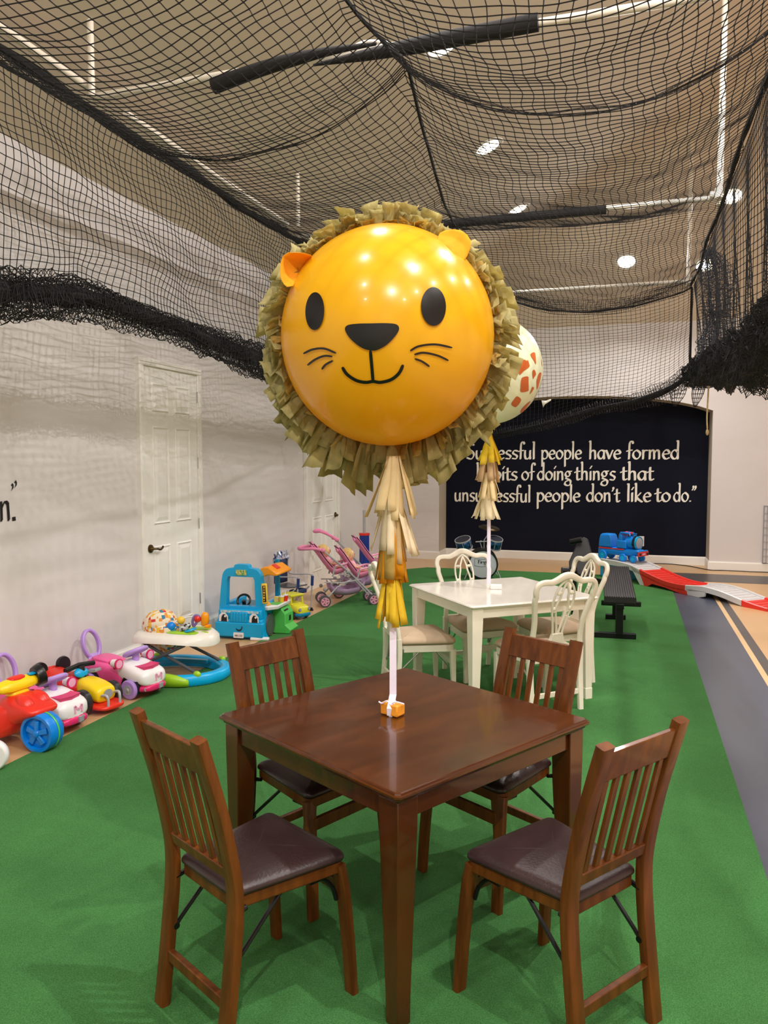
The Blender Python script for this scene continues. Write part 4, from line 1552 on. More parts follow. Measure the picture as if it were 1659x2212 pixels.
Mt['harle'] = mat('harlequin_fabric', (240, 228, 200), .75, var=.02)


def harlequin(ma):
    """triangles of red, yellow, blue and orange on cream"""
    nt = ma.node_tree
    N, L = nt.nodes, nt.links
    tc = [n for n in N if n.type == 'TEX_COORD'][0]
    mp = N.new('ShaderNodeMapping')
    mp.inputs['Rotation'].default_value = (.3, .2, PI / 4)
    L.new(tc.outputs['Object'], mp.inputs[0])
    v = N.new('ShaderNodeTexVoronoi')
    v.inputs['Scale'].default_value = 44
    v.inputs['Randomness'].default_value = .15
    L.new(mp.outputs[0], v.inputs['Vector'])
    r = N.new('ShaderNodeValToRGB')
    r.color_ramp.interpolation = 'CONSTANT'
    el = r.color_ramp.elements
    cs = [(0, (238, 226, 198)), (.25, (206, 50, 60)), (.38, (240, 190, 70)), (.52, (236, 226, 200)), (.64, (60, 130, 170)), (.74, (226, 150, 60)), (.86, (238, 228, 204))]
    el[0].position, el[0].color = cs[0][0], (*lin(cs[0][1]), 1)
    el[1].position, el[1].color = cs[1][0], (*lin(cs[1][1]), 1)
    for p_, c_ in cs[2:]:
        e_ = el.new(p_)
        e_.color = (*lin(c_), 1)
    sp = N.new('ShaderNodeSeparateColor')
    L.new(v.outputs['Color'], sp.inputs[0])
    L.new(sp.outputs[0], r.inputs[0])
    L.new(r.outputs[0], N['Principled BSDF'].inputs['Base Color'])


harlequin(Mt['harle'])


def section(x, w_, z0, z1, r=.3, n=16, e=3.2, yc=0.0):
    """a rounded-rectangle cross-section at x"""
    out = []
    zc, hz, hy = (z0 + z1) / 2, (z1 - z0) / 2, w_ / 2
    for i in range(n):
        a = 2 * PI * (i + .5) / n
        c, s_ = math.cos(a), math.sin(a)
        out.append((x, yc + hy * math.copysign(abs(c) ** (2 / e), c), zc + hz * math.copysign(abs(s_) ** (2 / e), s_)))
    return out


def wheel(parent, c, axis, r, w_, m_t, m_h, hub=.55, name='wheel', spokes=0):
    q = MB()
    q.lathe([(.0001, -w_ / 2), (r * hub, -w_ / 2), (r * .86, -w_ / 2), (r, -w_ * .3), (r, w_ * .3), (r * .86, w_ / 2), (r * hub, w_ / 2), (.0001, w_ / 2)], c, axis, 28)
    o = q.build(name, m_t, parent)
    q = MB()
    for s_ in (-1, 1):
        q.lathe([(r * hub, s_ * w_ * .5), (r * hub, s_ * w_ * .56), (r * hub * .7, s_ * w_ * .52), (r * .2, s_ * w_ * .55), (r * .14, s_ * w_ * .7), (.0001, s_ * w_ * .7)], c, axis, 20)
    q.build('hub', m_h, o)
    return o


# ------------------------------------------------------------------ pink ride-on cars
def pink_car(label, loc, rz):
    t = thing('ride_on_car', label, 'ride-on toy', loc, rz, 'pink ride-on cars')
    MB().loft([section(-.29, .12, .10, .18), section(-.285, .20, .07, .215), section(-.22, .235, .06, .235), section(-.10, .225, .06, .225), section(.0, .235, .05, .215), section(.08, .24, .05, .20), section(.12, .22, .06, .18)]).build('body', Mt['pink'], t, smooth=60, sub=1)
    MB().loft([section(-.24, .13, .205, .235), section(-.22, .17, .205, .247), section(-.10, .16, .20, .238), section(-.03, .15, .19, .222), section(-.01, .11, .19, .21)]).build('seat', Mt['pink'], t, smooth=60, sub=1)
    MB().loft([section(.03, .15, .13, .20), section(.045, .22, .11, .245), section(.10, .245, .10, .255), section(.16, .255, .095, .235), section(.24, .255, .09, .215), section(.295, .235, .085, .195), section(.318, .18, .09, .165)]).build('hood', Mt['whitepl'], t, smooth=60, sub=1)
    q = MB()
    q.loft([[(x, y, z) for x, y in P_] for z, P_ in ((.222, [(.16, -.078), (.275, -.075), (.290, 0), (.275, .075), (.16, .078)]), (.182, [(.17, -.066), (.262, -.064), (.275, 0), (.262, .064), (.17, .066)]))], caps=True)
    q.build('hood_tray', Mt['hotpink'], t)
    MB().loft([section(.02, .225, .045, .09), section(.16, .262, .04, .105), section(.26, .25, .045, .105), section(.318, .19, .05, .10), section(.325, .14, .06, .09)]).build('bumper', Mt['hotpink'], t, smooth=60, sub=1)
    MB().box((.317, 0.035, .078), (.022, .05, .034), rot=(0, 0, .25)).build('number_plate', Mt['greyp'], t, bevel=.002)
    q = MB()                                            # raised letter on the nose
    zz, xx = .142, .304
    for a, c_ in (((-.026, -.022), (-.026, .022)), ((-.026, .022), (0, -.006)), ((0, -.006), (.026, .022)), ((.026, .022), (.026, -.022))):
        q.bar((xx, a[0] + .02, zz + a[1]), (xx, c_[0] + .02, zz + c_[1]), .013, .030, up=(1, 0, 0))
    q.build('letter', Mt['palepink'], t)
    q = MB()
    for s_ in (-1, 1):
        q.cyl((.285, s_ * .085, .075), (.306, s_ * .092, .075), .014, 12)
    q.build('bumper_lamp', Mt['greyp'], t)
    for s_ in (-1, 1):
        q = MB()
        q.lathe([(.0001, 0), (.026, 0), (.030, .03), (.030, .06), (.0001, .06)], (.06, s_ * .150, .245), (1, 0, 0), 18)
        o = q.build('side_lamp', Mt['whitepl'], t)
        MB().lathe([(.026, .062), (.036, .062), (.036, .05), (.03, .05)], (.06, s_ * .150, .245), (1, 0, 0), 20).build('lamp_rim', Mt['hotpink'], o)
        MB().lathe([(.0001, .064), (.028, .062)], (.06, s_ * .150, .245), (1, 0, 0), 18).build('lamp_lens', Mt['palepink'], o)
        q = MB()
        q.ball((.045, s_ * .15, .245), (.02, .016, .016), 10, 8)
        q.tube([(.05, s_ * .12, .20), (.06, s_ * .145, .235)], .012, 8)
        q.build('lamp_knob', Mt['hotpink'], o)
    q = MB()
    q.tube([(.125 + .060 * math.sin(a), .085 * math.cos(a), .300 + .080 * math.sin(a) * .38) for a in np.linspace(0, 2 * PI, 29)[:-1]], .015, 10, closed=True)
    q.bar((.125, -.08, .300), (.125, .08, .300), .02, .018)
    q.cyl((.125, 0, .22), (.125, 0, .300), .026, 14, .022)
    o = q.build('steering_wheel', Mt['lilac'], t)
    MB().ball((.122, 0, .311), (.024, .036, .010), 16, 8).build('horn_button', Mt['whitepl'], o)
    q = MB()
    q.sweep([(-.275 - .03 * math.sin(a) - .03, -.0 + .070 * math.cos(a), .306 + .100 * math.sin(a)) for a in np.linspace(0, 2 * PI, 31)[:-1]], rrect(.036, .024, .010, 3), closed=True)
    q.loft([section(-.24, .15, .18, .20), section(-.262, .13, .20, .225), section(-.283, .10, .215, .245)])
    q.build('push_handle', Mt['lilac'], t, smooth=60)
    for x in (-.19, .185):
        for s_ in (-1, 1):
            MB().lathe([(.0001, -.01), (.082, -.01), (.082, .012), (.0001, .012)], (x, s_ * .108, .085), (0, s_, 0), 24, ).build('wheel_arch', Mt['blackp'], t)
            wheel(t, (x, s_ * .125, .068), (0, s_, 0), .068, .036, Mt['lilac'], Mt['silver'], .5)
    return t


pink_car('pink ride-on car with lilac handle nearest the walker, farther of the two', (-3.42, 4.68, 0), -.16)
pink_car('pink ride-on car with lilac steering wheel right behind the red trike', (-3.475, 3.915, 0), -.16)


# ------------------------------------------------------------------ red and yellow roadster
t = thing('ride_on_roadster', 'red and yellow ride-on roadster with black tyres between the two pink cars', 'ride-on toy', (-3.475, 4.30, 0), -.16)
MB().loft([section(-.30, .14, .08, .20), section(-.27, .20, .05, .25), section(-.12, .19, .05, .20), section(.0, .17, .06, .185), section(.10, .15, .06, .16)]).build('body', Mt['red'], t, smooth=60, sub=1)
MB().loft([section(.02, .13, .08, .205), section(.05, .165, .07, .215), section(.17, .175, .065, .195), section(.235, .165, .06, .165), section(.245, .13, .08, .15)]).build('hood', Mt['yellowp'], t, smooth=60, sub=1)
q = MB()
q.loft([section(.04, .20, .035, .07), section(.22, .25, .03, .07), section(.30, .20, .028, .06), section(.315, .12, .03, .055)])
q.build('front_fender', Mt['red'], t, smooth=60, sub=1)
MB().prism(circle(.036, 20, .030), (.247, 0, .12), (0, 1, 0), (-.10, 0, 1), .006).build('badge', Mt['greyp'], t)
q = MB()
for s_ in (-1, 1):
    q.tube(crom([(.25, s_ * .055, .12), (.285, s_ * .055, .125), (.30, s_ * .05, .10), (.30, s_ * .05, .055)], 4), .009, 8)
q.build('front_bracket', Mt['silver'], t)
MB().loft([section(-.10, .10, .15, .22), section(-.08, .16, .14, .235), section(-.01, .17, .14, .225), section(.04, .13, .14, .19)]).build('dash_box', Mt['red'], t, smooth=60, sub=1)
MB().ball((.02, -.01, .235), (.020, .058, .036), 16, 10, rot=(0, -.6, 0)).build('dash_disc', Mt['skyblue'], t)
MB().box((.05, .065, .235), (.09, .055, .022), rot=(0, -.2, .1)).build('grey_lever', Mt['greyp'], t, bevel=.005)
q = MB()
q.cyl((.03, 0, .18), (.0, 0, .275), .026, 14)
q.tube([(-.005, -.12, .268), (-.01, 0, .280), (-.005, .12, .268)], .017, 12)
q.build('steering_bar', Mt['blackp'], t)
q = MB()
q.loft([section(-.325, .18, .12, .225), section(-.30, .22, .10, .24), section(-.275, .18, .12, .225)])
q.build('backrest', Mt['red'], t, smooth=60, sub=1)
for s_ in (-1, 1):
    MB().lathe([(.0001, -.016), (.050, -.016), (.055, 0), (.050, .016), (.0001, .016)], (-.27, s_ * .095, .235), (1, 0, .1), 28).build('handle_disc', Mt['blackp'], t)
MB().loft([section(-.295, .10, .17, .215), section(-.27, .14, .16, .225), section(-.245, .10, .17, .21)]).build('handle_bridge', Mt['blackp'], t, smooth=60, sub=1)
for x, r_ in ((-.20, .085), (.15, .082)):
    for s_ in (-1, 1):
        wheel(t, (x, s_ * .128, r_), (0, s_, 0), r_, .055, Mt['tyre'], Mt['blackp'], .5)

# ------------------------------------------------------------------ the trike in front
t = thing('ride_on_trike', 'red ride-on trike with yellow console and big blue wheel, nearest by the wall', 'ride-on toy', (-3.345, 3.615, 0), -.12)
q = MB()
q.loft([section(-.10, .12, .10, .26), section(-.08, .22, .08, .29), section(.0, .25, .10, .31), section(.07, .24, .15, .305), section(.14, .23, .185, .27), section(.20, .20, .205, .245), section(.215, .12, .212, .232)])
q.build('front_cowl', Mt['red'], t, smooth=60, sub=1)
q = MB()
q.loft([section(-.36, .15, .10, .22), section(-.32, .22, .08, .25), section(-.18, .20, .07, .20), section(-.04, .22, .05, .24), section(.04, .20, .10, .30)])
q.build('body', Mt['red'], t, smooth=60, sub=1)
q = MB()
q.loft([section(-.22, .16, .05, .12, yc=-.05), section(-.18, .25, .035, .19, yc=-.04), section(-.08, .29, .035, .26, yc=-.03), section(.0, .27, .07, .27, yc=-.02), section(.07, .20, .14, .26, yc=-.01)])
q.build('foot_skirt', Mt['red'], t, smooth=60, sub=1)
for s_ in (-1, 1):
    MB().ball((.10, s_ * .055, .262), (.07, .045, .045), 18, 10, rot=(0, .5, 0)).build('cowl_bulge', Mt['red'], t)
q = MB()
q.loft([section(-.06, .12, .28, .31), section(-.02, .15, .275, .34), section(.03, .12, .27, .32)])
q.build('console_stem', Mt['yellowp'], t, smooth=60, sub=1)
q = MB()
q.loft([section(-.065, .24, .325, .375), section(-.04, .29, .31, .395), section(.0, .29, .31, .385), section(.03, .24, .325, .355)])
q.build('console', Mt['yellowp'], t, smooth=60, sub=1)
q = MB()
q.loft([section(-.06, .10, .37, .39), section(-.03, .12, .37, .405), section(.005, .10, .37, .39)])
q.build('console_screen', Mt['red'], t, smooth=60, sub=1)
q = MB()
q.box((-.01, .10, .390), (.03, .05, .008))
q.build('console_sticker', Mt['skyblue'], t)
MB().lathe([(.0001, 0), (.058, 0), (.066, .02), (.066, .045), (.04, .05), (.0001, .03)], (-.02, .125, .36), (.25, 1, .2), 28).build('speaker_drum', Mt['blackp'], t)
for s_ in (-1,):
    q = MB()
    q.cyl((-.02, s_ * .13, .335), (-.05, s_ * .26, .315), .022, 16, .020)
    q.ball((-.05, s_ * .26, .315), .024, 14, 8)
    q.build('hand_grip', Mt['skyblue'], t)
q = MB()
q.cyl((.0, .12, .345), (-.03, .205, .345), .020, 14)
q.build('hand_grip', Mt['blackp'], t)
for s_ in (-1,):
    cw_ = (.20, s_ * .055, .110)
    r_ = .110
    q = MB()
    q.lathe([(.0001, .0), (.05, .004), (.085, -.004), (.090, .020), (.106, .020), (r_, .008), (r_, -.075), (.10, -.09), (.0001, -.09)], cw_, (.12, s_, 0), 40)
    o = q.build('wheel', Mt['bluep'], t)
    q = MB()
    ax = Vector((.12, s_, 0)).normalized()
    qt = ax.to_track_quat('Z', 'Y')
    for k in range(5):
        a = 2 * PI * k / 5 + .3
        p0, p1 = qt @ Vector((.016 * math.cos(a), .016 * math.sin(a), .012)), qt @ Vector((.072 * math.cos(a), .072 * math.sin(a), .008))
        q.bar(Vector(cw_) + p0, Vector(cw_) + p1, .026, .016, up=ax, w2=.034)
    q.lathe([(.0001, .03), (.016, .028), (.026, .012)], cw_, ax, 18)
    q.build('spoked_hub', Mt['bluep'], o, bevel=.004)
    MB().lathe([(r_ + .0015, -.034), (r_ + .0015, -.046)], cw_, ax, 40).build('tyre_stripe', Mt['green'], o, solid=.002)
for s_ in (-1, 1):
    wheel(t, (-.27, s_ * .11, .075), (0, s_, 0), .075, .04, Mt['bluep'], Mt['whitepl'], .6, name='rear_wheel')
MB().cyl((.20, -.05, .11), (.20, .12, .11), .012, 10).build('axle', Mt['darkgrey'], t)
# a white toy wheel at the edge of the photograph
t = thing('push_toy', 'round white toy with a blue centre at the photo edge, in front of the trike', 'toy', tuple(onZ(-17, 1666)), .2)
q = MB()
q.lathe([(.0001, -.03), (.075, -.03), (.085, -.015), (.085, .015), (.075, .03), (.0001, .03)], (0, 0, .085), (.35, -1, 0), 28)
q.build('rim', Mt['whitepl'], t, bevel=.004)
MB().lathe([(.0001, .036), (.04, .034), (.045, .028)], (0, 0, .085), (.35, -1, 0), 20).build('hub', Mt['bluep'], t)

# ------------------------------------------------------------------ baby walker
t = thing('baby_walker', 'baby walker with white tray, harlequin seat and blue base beside the door', 'baby walker', (-3.265, 5.13, 0), .10)


def oval(rx, ry, z, n=40, tip=.0, cx=0, cy=0, wave=0.0):
    out = []
    for i in range(n):
        a = 2 * PI * i / n
        c, s_ = math.cos(a), math.sin(a)
        k = 1 + tip * max(0, c) ** 4
        out.append((cx + rx * k * math.copysign(abs(c) ** .85, c), cy + ry * math.copysign(abs(s_) ** .85, s_), z + wave * math.cos(2 * a)))
    return out


q = MB()
q.loft([oval(.300, .225, .285, wave=-.012), oval(.330, .250, .285, wave=-.02), oval(.325, .245, .325, wave=-.012), oval(.29, .215, .352), oval(.25, .18, .362), oval(.19, .135, .362, cx=-.05), oval(.185, .13, .33, cx=-.05), oval(.18, .125, .29, cx=-.05)], caps=False)
q.build('tray', Mt['tray'], t, smooth=60)
MB().ball((.255, -.03, .352), (.036, .028, .010), 18, 8, rot=(0, .25, 0)).build('tray_dot', Mt['lime'], t)
q = MB()
q.loft([oval(.12, .055, .356, 24, cx=.10, cy=-.10), oval(.125, .06, .366, 24, cx=.10, cy=-.10), oval(.10, .045, .374, 24, cx=.10, cy=-.10)])
q.loft([oval(.09, .05, .356, 24, cx=.16, cy=.06), oval(.095, .055, .366, 24, cx=.16, cy=.06), oval(.07, .035, .372, 24, cx=.16, cy=.06)])
q.build('toy_mat', Mt['lime'], t, smooth=60)
q = MB()
q.loft([[(x * k - .09, y * k - .02, z) for x, y, _ in oval(.150, .120, 0, 32)] for z, k in ((.20, .5), (.26, .78), (.33, .92), (.37, 1.0), (.40, .98))], caps=False)
q.build('seat_sling', Mt['harle'], t, smooth=180)
q = MB()
q.ball((-.135, .0, .405), (.135, .125, .105), 28, 16, rot=(0, -.25, 0))
q.ball((-.07, -.02, .375), (.13, .115, .05), 24, 12)
q.build('seat_back', Mt['harle'], t, smooth=180)
for (x, y, z, r_, m_, nm) in ((.005, -.09, .405, .034, 'bluep', 'toy_ball'), (.065, -.05, .445, .030, 'sun', 'toy_ball'), (.185, -.02, .455, .028, 'red', 'toy_ball')):
    MB().ball((x, y, z), r_, 18, 12).build(nm, Mt[m_], t)
q = MB()
q.tube(crom([(-.01, -.09, .37), (.02, -.08, .43), (.065, -.05, .452), (.13, -.03, .47), (.185, -.02, .465), (.22, -.01, .40)], 5), .006, 8)
q.build('toy_arch', Mt['whitepl'], t)
q = MB()
q.tube(crom([(.16, -.03, .40), (.15, -.03, .44), (.17, -.03, .48), (.20, -.02, .47)], 5, closed=True), .010, 8, closed=True)
q.build('toy_ring', Mt['purple'], t)
zeb = mat('zebra_plastic', (40, 38, 44), .5, scale=60, rgb2=(225, 225, 225), detail=0)
MB().ball((.115, -.09, .40), (.058, .026, .024), 16, 10, rot=(0, -.55, .2)).build('toy_zebra', zeb, t)
q = MB()
q.tube([(.165 + .038 * math.cos(a), -.10 + .038 * math.sin(a), .385 + .012 * math.cos(a)) for a in np.linspace(0, 2 * PI, 21)[:-1]], .009, 8, closed=True)
q.build('toy_hoop', Mt['skyblue'], t)
q = MB()
q.loft([section(.215, .05, .40, .49), section(.225, .06, .395, .505), section(.25, .06, .41, .50), section(.262, .04, .42, .48)])
q.loft([section(.24, .05, .385, .41), section(.275, .05, .385, .41)])
q.build('toy_tumbler', Mt['orange'], t, smooth=60)
# base: a curved tray on the floor
q = MB()
bo = lambda k, z, w_=0: [(x * k * (1 + .0), y * k, z) for x, y, _ in oval(.375, .315, 0, 48, tip=.08)]
q.loft([bo(1.0, .012), bo(1.03, .03), bo(1.02, .075), bo(.97, .092), bo(.86, .088), bo(.80, .06), bo(.80, .012)], caps=False)
q.build('base', Mt['skyblue'], t, smooth=60)
q = MB()
q.box((.02, .19, .075), (.30, .05, .03))
q.build('base_crossbar', Mt['teal'], t, bevel=.006)
q = MB()
pts_ = [(.375 * 1.045 * math.copysign(abs(math.cos(a)) ** .85, math.cos(a)), .315 * 1.045 * -abs(math.sin(a)) ** .85) for a in np.linspace(-1.95, -1.0, 14)]
q.loft([[(x * 1.0, y * 1.0, .016) for x, y in pts_], [(x * 1.008, y * 1.008, .05 + .022 * math.sin(PI * i / 13)) for i, (x, y) in enumerate(pts_)], [(x * .97, y * .97, .06 + .04 * math.sin(PI * i / 13)) for i, (x, y) in enumerate(pts_)], [(x * .90, y * .90, .065 + .036 * math.sin(PI * i / 13)) for i, (x, y) in enumerate(pts_)]], caps=False, closed=False)
q.build('base_panel', Mt['lime'], t, smooth=180, solid=.008)
for s_ in (-1, 1):
    q = MB()
    q.tube([(-.28, s_ * .235, .085), (.16, s_ * .19, .29)], .012, 10)
    q.tube([(.27, s_ * .20, .085), (-.18, s_ * .17, .29)], .012, 10)
    o = q.build('scissor_leg', Mt['darkgrey'], t)
    for x, z in ((-.28, .085), (.27, .085)):
        MB().ball((x, s_ * .225, z + .005), (.03, .022, .026), 12, 8).build('leg_joint', Mt['lime'], o)
MB().ball((.02, 0, .265), (.04, .03, .03), 12, 8).build('tray_joint', Mt['lime'], t)
for a in (.6, 2.5, 3.8, 5.6):
    MB().lathe([(.0001, -.010), (.016, -.010), (.016, .010), (.0001, .010)], (.36 * math.cos(a), .30 * math.sin(a), .016), (0, 1, 0), 14).build('castor', Mt['blackp'], t)

# ------------------------------------------------------------------ blue play truck with a food counter
TRK = (-3.615, 6.385, 0)
t = thing('play_truck', 'blue toy food truck with eyes and a smile, standing by the white door', 'toy truck', TRK, .07)
t.scale = (.91, 1, 1)
# local: x along the front, y to the rear, z up
q = MB()
fo = crom([(-.015, .0), (.0, .30), (.025, .52), (.045, .605), (.09, .645), (.16, .655), (.18, .685), (.31, .685), (.33, .655), (.40, .645), (.445, .605), (.462, .52), (.485, .30), (.50, .0)], 3)
win = [(.075, .30), (.395, .30), (.385, .54), (.37, .572), (.10, .572), (.085, .54)]


def plate(q, outer, hole, y0, y1):
    """outline with a window through it"""
    oc = (sum(p[0] for p in hole) / len(hole), sum(p[1] for p in hole) / len(hole))
    N_ = 64

    def polar(poly, a):
        d = (math.cos(a), math.sin(a))
        best = None
        for i in range(len(poly)):
            p, r = poly[i], poly[(i + 1) % len(poly)]
            ex_, ey_ = r[0] - p[0], r[1] - p[1]
            det = d[0] * -ey_ + d[1] * ex_
            if abs(det) < 1e-9:
                continue
            wx, wy = p[0] - oc[0], p[1] - oc[1]
            s_ = (wx * -ey_ + wy * ex_) / det
            u = (d[0] * wy - d[1] * wx) / det
            if s_ > 0 and -1e-6 <= u <= 1 + 1e-6:
                best = s_ if best is None else max(best, s_)
        return (oc[0] + d[0] * best, oc[1] + d[1] * best)
    an = sorted([2 * PI * i / N_ for i in range(N_)] + [math.atan2(p[1] - oc[1], p[0] - oc[0]) % (2 * PI) for p in list(hole) + list(outer)])
    O_, I_ = [polar(outer, a) for a in an], [polar(hole, a) for a in an]
    rings = [[(x, y0, z) for x, z in I_], [(x, y0, z) for x, z in O_], [(x, y1, z) for x, z in O_], [(x, y1, z) for x, z in I_]]
    m_ = len(an)
    vs = [p for r in rings for p in r]
    fs = []
    for a, b_ in ((0, 1), (1, 2), (2, 3), (3, 0)):
        for i in range(m_):
            j = (i + 1) % m_
            fs.append((a * m_ + i, a * m_ + j, b_ * m_ + j, b_ * m_ + i))
    q.add(vs, fs)


plate(q, fo, win, .03, .10)
front = q.build('cab_front', Mt['skyblue'], t, smooth=40, bevel=.008)
q = MB()
q.loft([[(x, y, z) for x, z in ((-.01, .03), (.495, .03), (.487, .19), (.0, .19))] for y in (-.03, .05)])
q.loft([[(x, y, z) for x, z in ((.005, .185), (.48, .185), (.473, .275), (.012, .275))] for y in (-.018, .05)])
q.build('cab_nose', Mt['skyblue'], t, bevel=.014, seg=3)
MB().box((.2425, -.012, .0925), (.515, .065, .135)).build('bumper', Mt['skyblue'], t, bevel=.012, seg=3)
q = MB()
for k in range(6):
    q.box((.165 + .031 * k, -.034, .208), (.022, .016, .088))
q.box((.2425, -.030, .208), (.19, .012, .10))
q.build('grille', Mt['skyblue'], t, bevel=.006)
for cx in (.075, .405):
    q = MB()
    ew = [(cx - .05, .165), (cx + .05, .165), (cx + .048, .215), (cx + .02, .245), (cx - .02, .245), (cx - .045, .22)]
    q.prism(ew, (0, -.0315, 0), (1, 0, 0), (0, 0, 1), .004)
    o = q.build('eye', Mt['whitepl'], t)
    ox_ = cx + .008
    MB().prism([(ox_ - .032, .166), (ox_ + .032, .166), (ox_ + .030, .205), (ox_ + .012, .230), (ox_ - .012, .230), (ox_ - .028, .205)], (0, -.0345, 0), (1, 0, 0), (0, 0, 1), .003).build('pupil', Mt['blackp'], o)
    MB().prism(circle(.011, 12, c=(ox_ + .012, .213)), (0, -.0365, 0), (1, 0, 0), (0, 0, 1), .002).build('eye_glint', Mt['whitepl'], o)
q = MB()
q.prism(crom([(.215, .108), (.235, .098), (.260, .098), (.275, .112), (.278, .128), (.285, .122), (.280, .100), (.262, .084), (.238, .084), (.222, .095)], 3, closed=True), (0, -.0465, 0), (1, 0, 0), (0, 0, 1), .003)
q.build('smile', Mt['blackp'], t)
MB().prism(rrect(.11, .05, .008), (.245, -.047, .045), (1, 0, 0), (0, 0, 1), .006).build('number_plate', Mt['whitepl'], t)


def text_mesh(name, txt, size, m_, parent, loc, rot, extrude=.001):
    cu = bpy.data.curves.new(name, 'FONT')
    cu.body = txt
    cu.size = size
    cu.align_x = 'CENTER'
    cu.align_y = 'CENTER'
    cu.extrude = extrude
    cu.resolution_u = 2
    tmp = bpy.data.objects.new(name, cu)
    COL.objects.link(tmp)
    dg = bpy.context.evaluated_depsgraph_get()
    me = bpy.data.meshes.new_from_object(tmp.evaluated_get(dg))
    COL.objects.unlink(tmp)
    bpy.data.objects.remove(tmp)
    me.materials.clear()
    me.materials.append(m_)
    o = bpy.data.objects.new(name, me)
    COL.objects.link(o)
    o.parent = parent
    o.location = loc
    o.rotation_euler = rot
    return o


text_mesh('plate_letters', 'ABC-123', .022, Mt['darkgrey'], t, (.245, -.0545, .042), (PI / 2, 0, 0))
q = MB()
q.box((.245, .026, .612), (.115, .012, .05))
o = q.build('roof_sign', mat('sign_print', (230, 200, 120), .5, scale=70, rgb2=(90, 160, 90), detail=0), t, bevel=.003)
q = MB()
q.box((.2425, -.019, .255), (.41, .003, .022))
q.build('stripe_sticker', mat('stripe_print', (150, 200, 225), .5, scale=40, rgb2=(220, 225, 225), detail=0), t)
# side: counter, lower wall, awning, post, sign, bin
q = MB()
q.box((.44, .30, .16), (.06, .48, .30))
q.box((.03, .30, .16), (.06, .48, .30))
q.build('side_wall', Mt['skyblue'], t, bevel=.01)
q = MB()
q.box((.42, .53, .34), (.05, .035, .68))
q.build('rear_frame', Mt['teal'], t, bevel=.008)
q = MB()
q.loft([[(x, y, .30) for x, y in ((.38, .07), (.52, .05), (.60, .14), (.60, .46), (.38, .50))], [(x, y, .262) for x, y in ((.39, .08), (.515, .06), (.59, .145), (.59, .45), (.39, .49))]])
q.build('counter', Mt['whitepl'], t, bevel=.008)
MB().box((.53, .22, .303), (.10, .12, .006)).build('counter_inlay', Mt['green'], t)
MB().ball((.455, .13, .305), (.055, .055, .035), 16, 10).build('toy_bread', mat('toy_bread', (214, 160, 66), .6), t)
for x, y, m_ in ((.565, .29, 'sun'), (.575, .37, 'red')):
    q = MB()
    q.cyl((x, y, .302), (x, y, .355), .022, 14, .027)
    o = q.build('toy_cup', Mt[m_], t)
    q = MB()
    q.cyl((x, y, .355), (x, y, .363), .029, 14)
    q.tube([(x, y, .36), (x - .004, y, .385), (x + .008, y, .402)], .004, 6)
    q.build('cup_lid', Mt['whitepl'], o)
MB().box((.50, .32, .325), (.05, .04, .05)).build('toy_carton', mat('toy_carton', (236, 206, 120), .6), t, bevel=.004)
q = MB()
q.prism([(.36, .60), (.44, .655), (.50, .66), (.60, .60), (.60, .58), (.50, .585), (.44, .565), (.38, .56)], (0, .10, 0), (1, 0, 0), (0, 0, 1), -.38)
q.build('awning', Mt['orange'], t, bevel=.008)
MB().box((.525, .25, .648), (.07, .08, .012), rot=(0, .5, 0)).build('awning_badge', Mt['red'], t, bevel=.003)
q = MB()
q.box((.495, .03, .425), (.062, .022, .19), rot=(0, -.06, 0))
o = q.build('menu_board', Mt['sun'], t, bevel=.012)
q = MB()
q.box((.495, .0175, .425), (.034, .004, .15), rot=(0, -.06, 0))
o2 = q.build('menu_panel', Mt['blackp'], o, bevel=.002)
q = MB()
for k, (w_, h_) in enumerate(((.014, .018), (.016, .010), (.018, .016), (.014, .012), (.018, .018), (.012, .010))):
    q.box((.495, .0145, .485 - .024 * k), (w_, .002, h_), rot=(0, .1 * (-1) ** k, 0))
q.build('menu_print', Mt['sun'], o2)
q = MB()
q.lathe([(.0001, .02), (.05, .016), (.075, .020), (.105, .014), (.105, -.01), (.0001, -.01)], (.492, .150, .115), (1, 0, 0), 32)
q.build('side_wheel', Mt['darkgrey'], t, bevel=.003)
q = MB()
q.prism([(.47, .01), (.66, .01), (.675, .045), (.615, .09), (.615, .19), (.57, .25), (.50, .26), (.47, .245)], (0, .26, 0), (1, 0, 0), (0, 0, 1), -.22)
o = q.build('recycling_bin', Mt['green'], t, bevel=.006)
q = MB()
q.box((.594, .34, .224), (.003, .10, .014), rot=(0, -.72, 0))
q.box((.600, .34, .205), (.003, .10, .014), rot=(0, -.72, 0))
q.box((.6155, .39, .14), (.004, .05, .05))
q.build('bin_slot', Mt['blackp'], o)
MB().box((.46, -.02, .016), (.19, .05, .03), rot=(0, 0, .1)).build('step', Mt['whitepl'], t, bevel=.01)
q = MB()
q.tube([(.20 + .07 * math.cos(a), .17 + .02 * math.sin(a), .325 + .055 * math.sin(a)) for a in np.linspace(0, 2 * PI, 22)[:-1]], .011, 8, closed=True)
q.cyl((.20, .19, .26), (.20, .17, .325), .02, 10)
q.build('steering_wheel', Mt['blackp'], t)
MB().box((.24, .35, .26), (.36, .34, .02)).build('inner_shelf', Mt['teal'], t, bevel=.004)

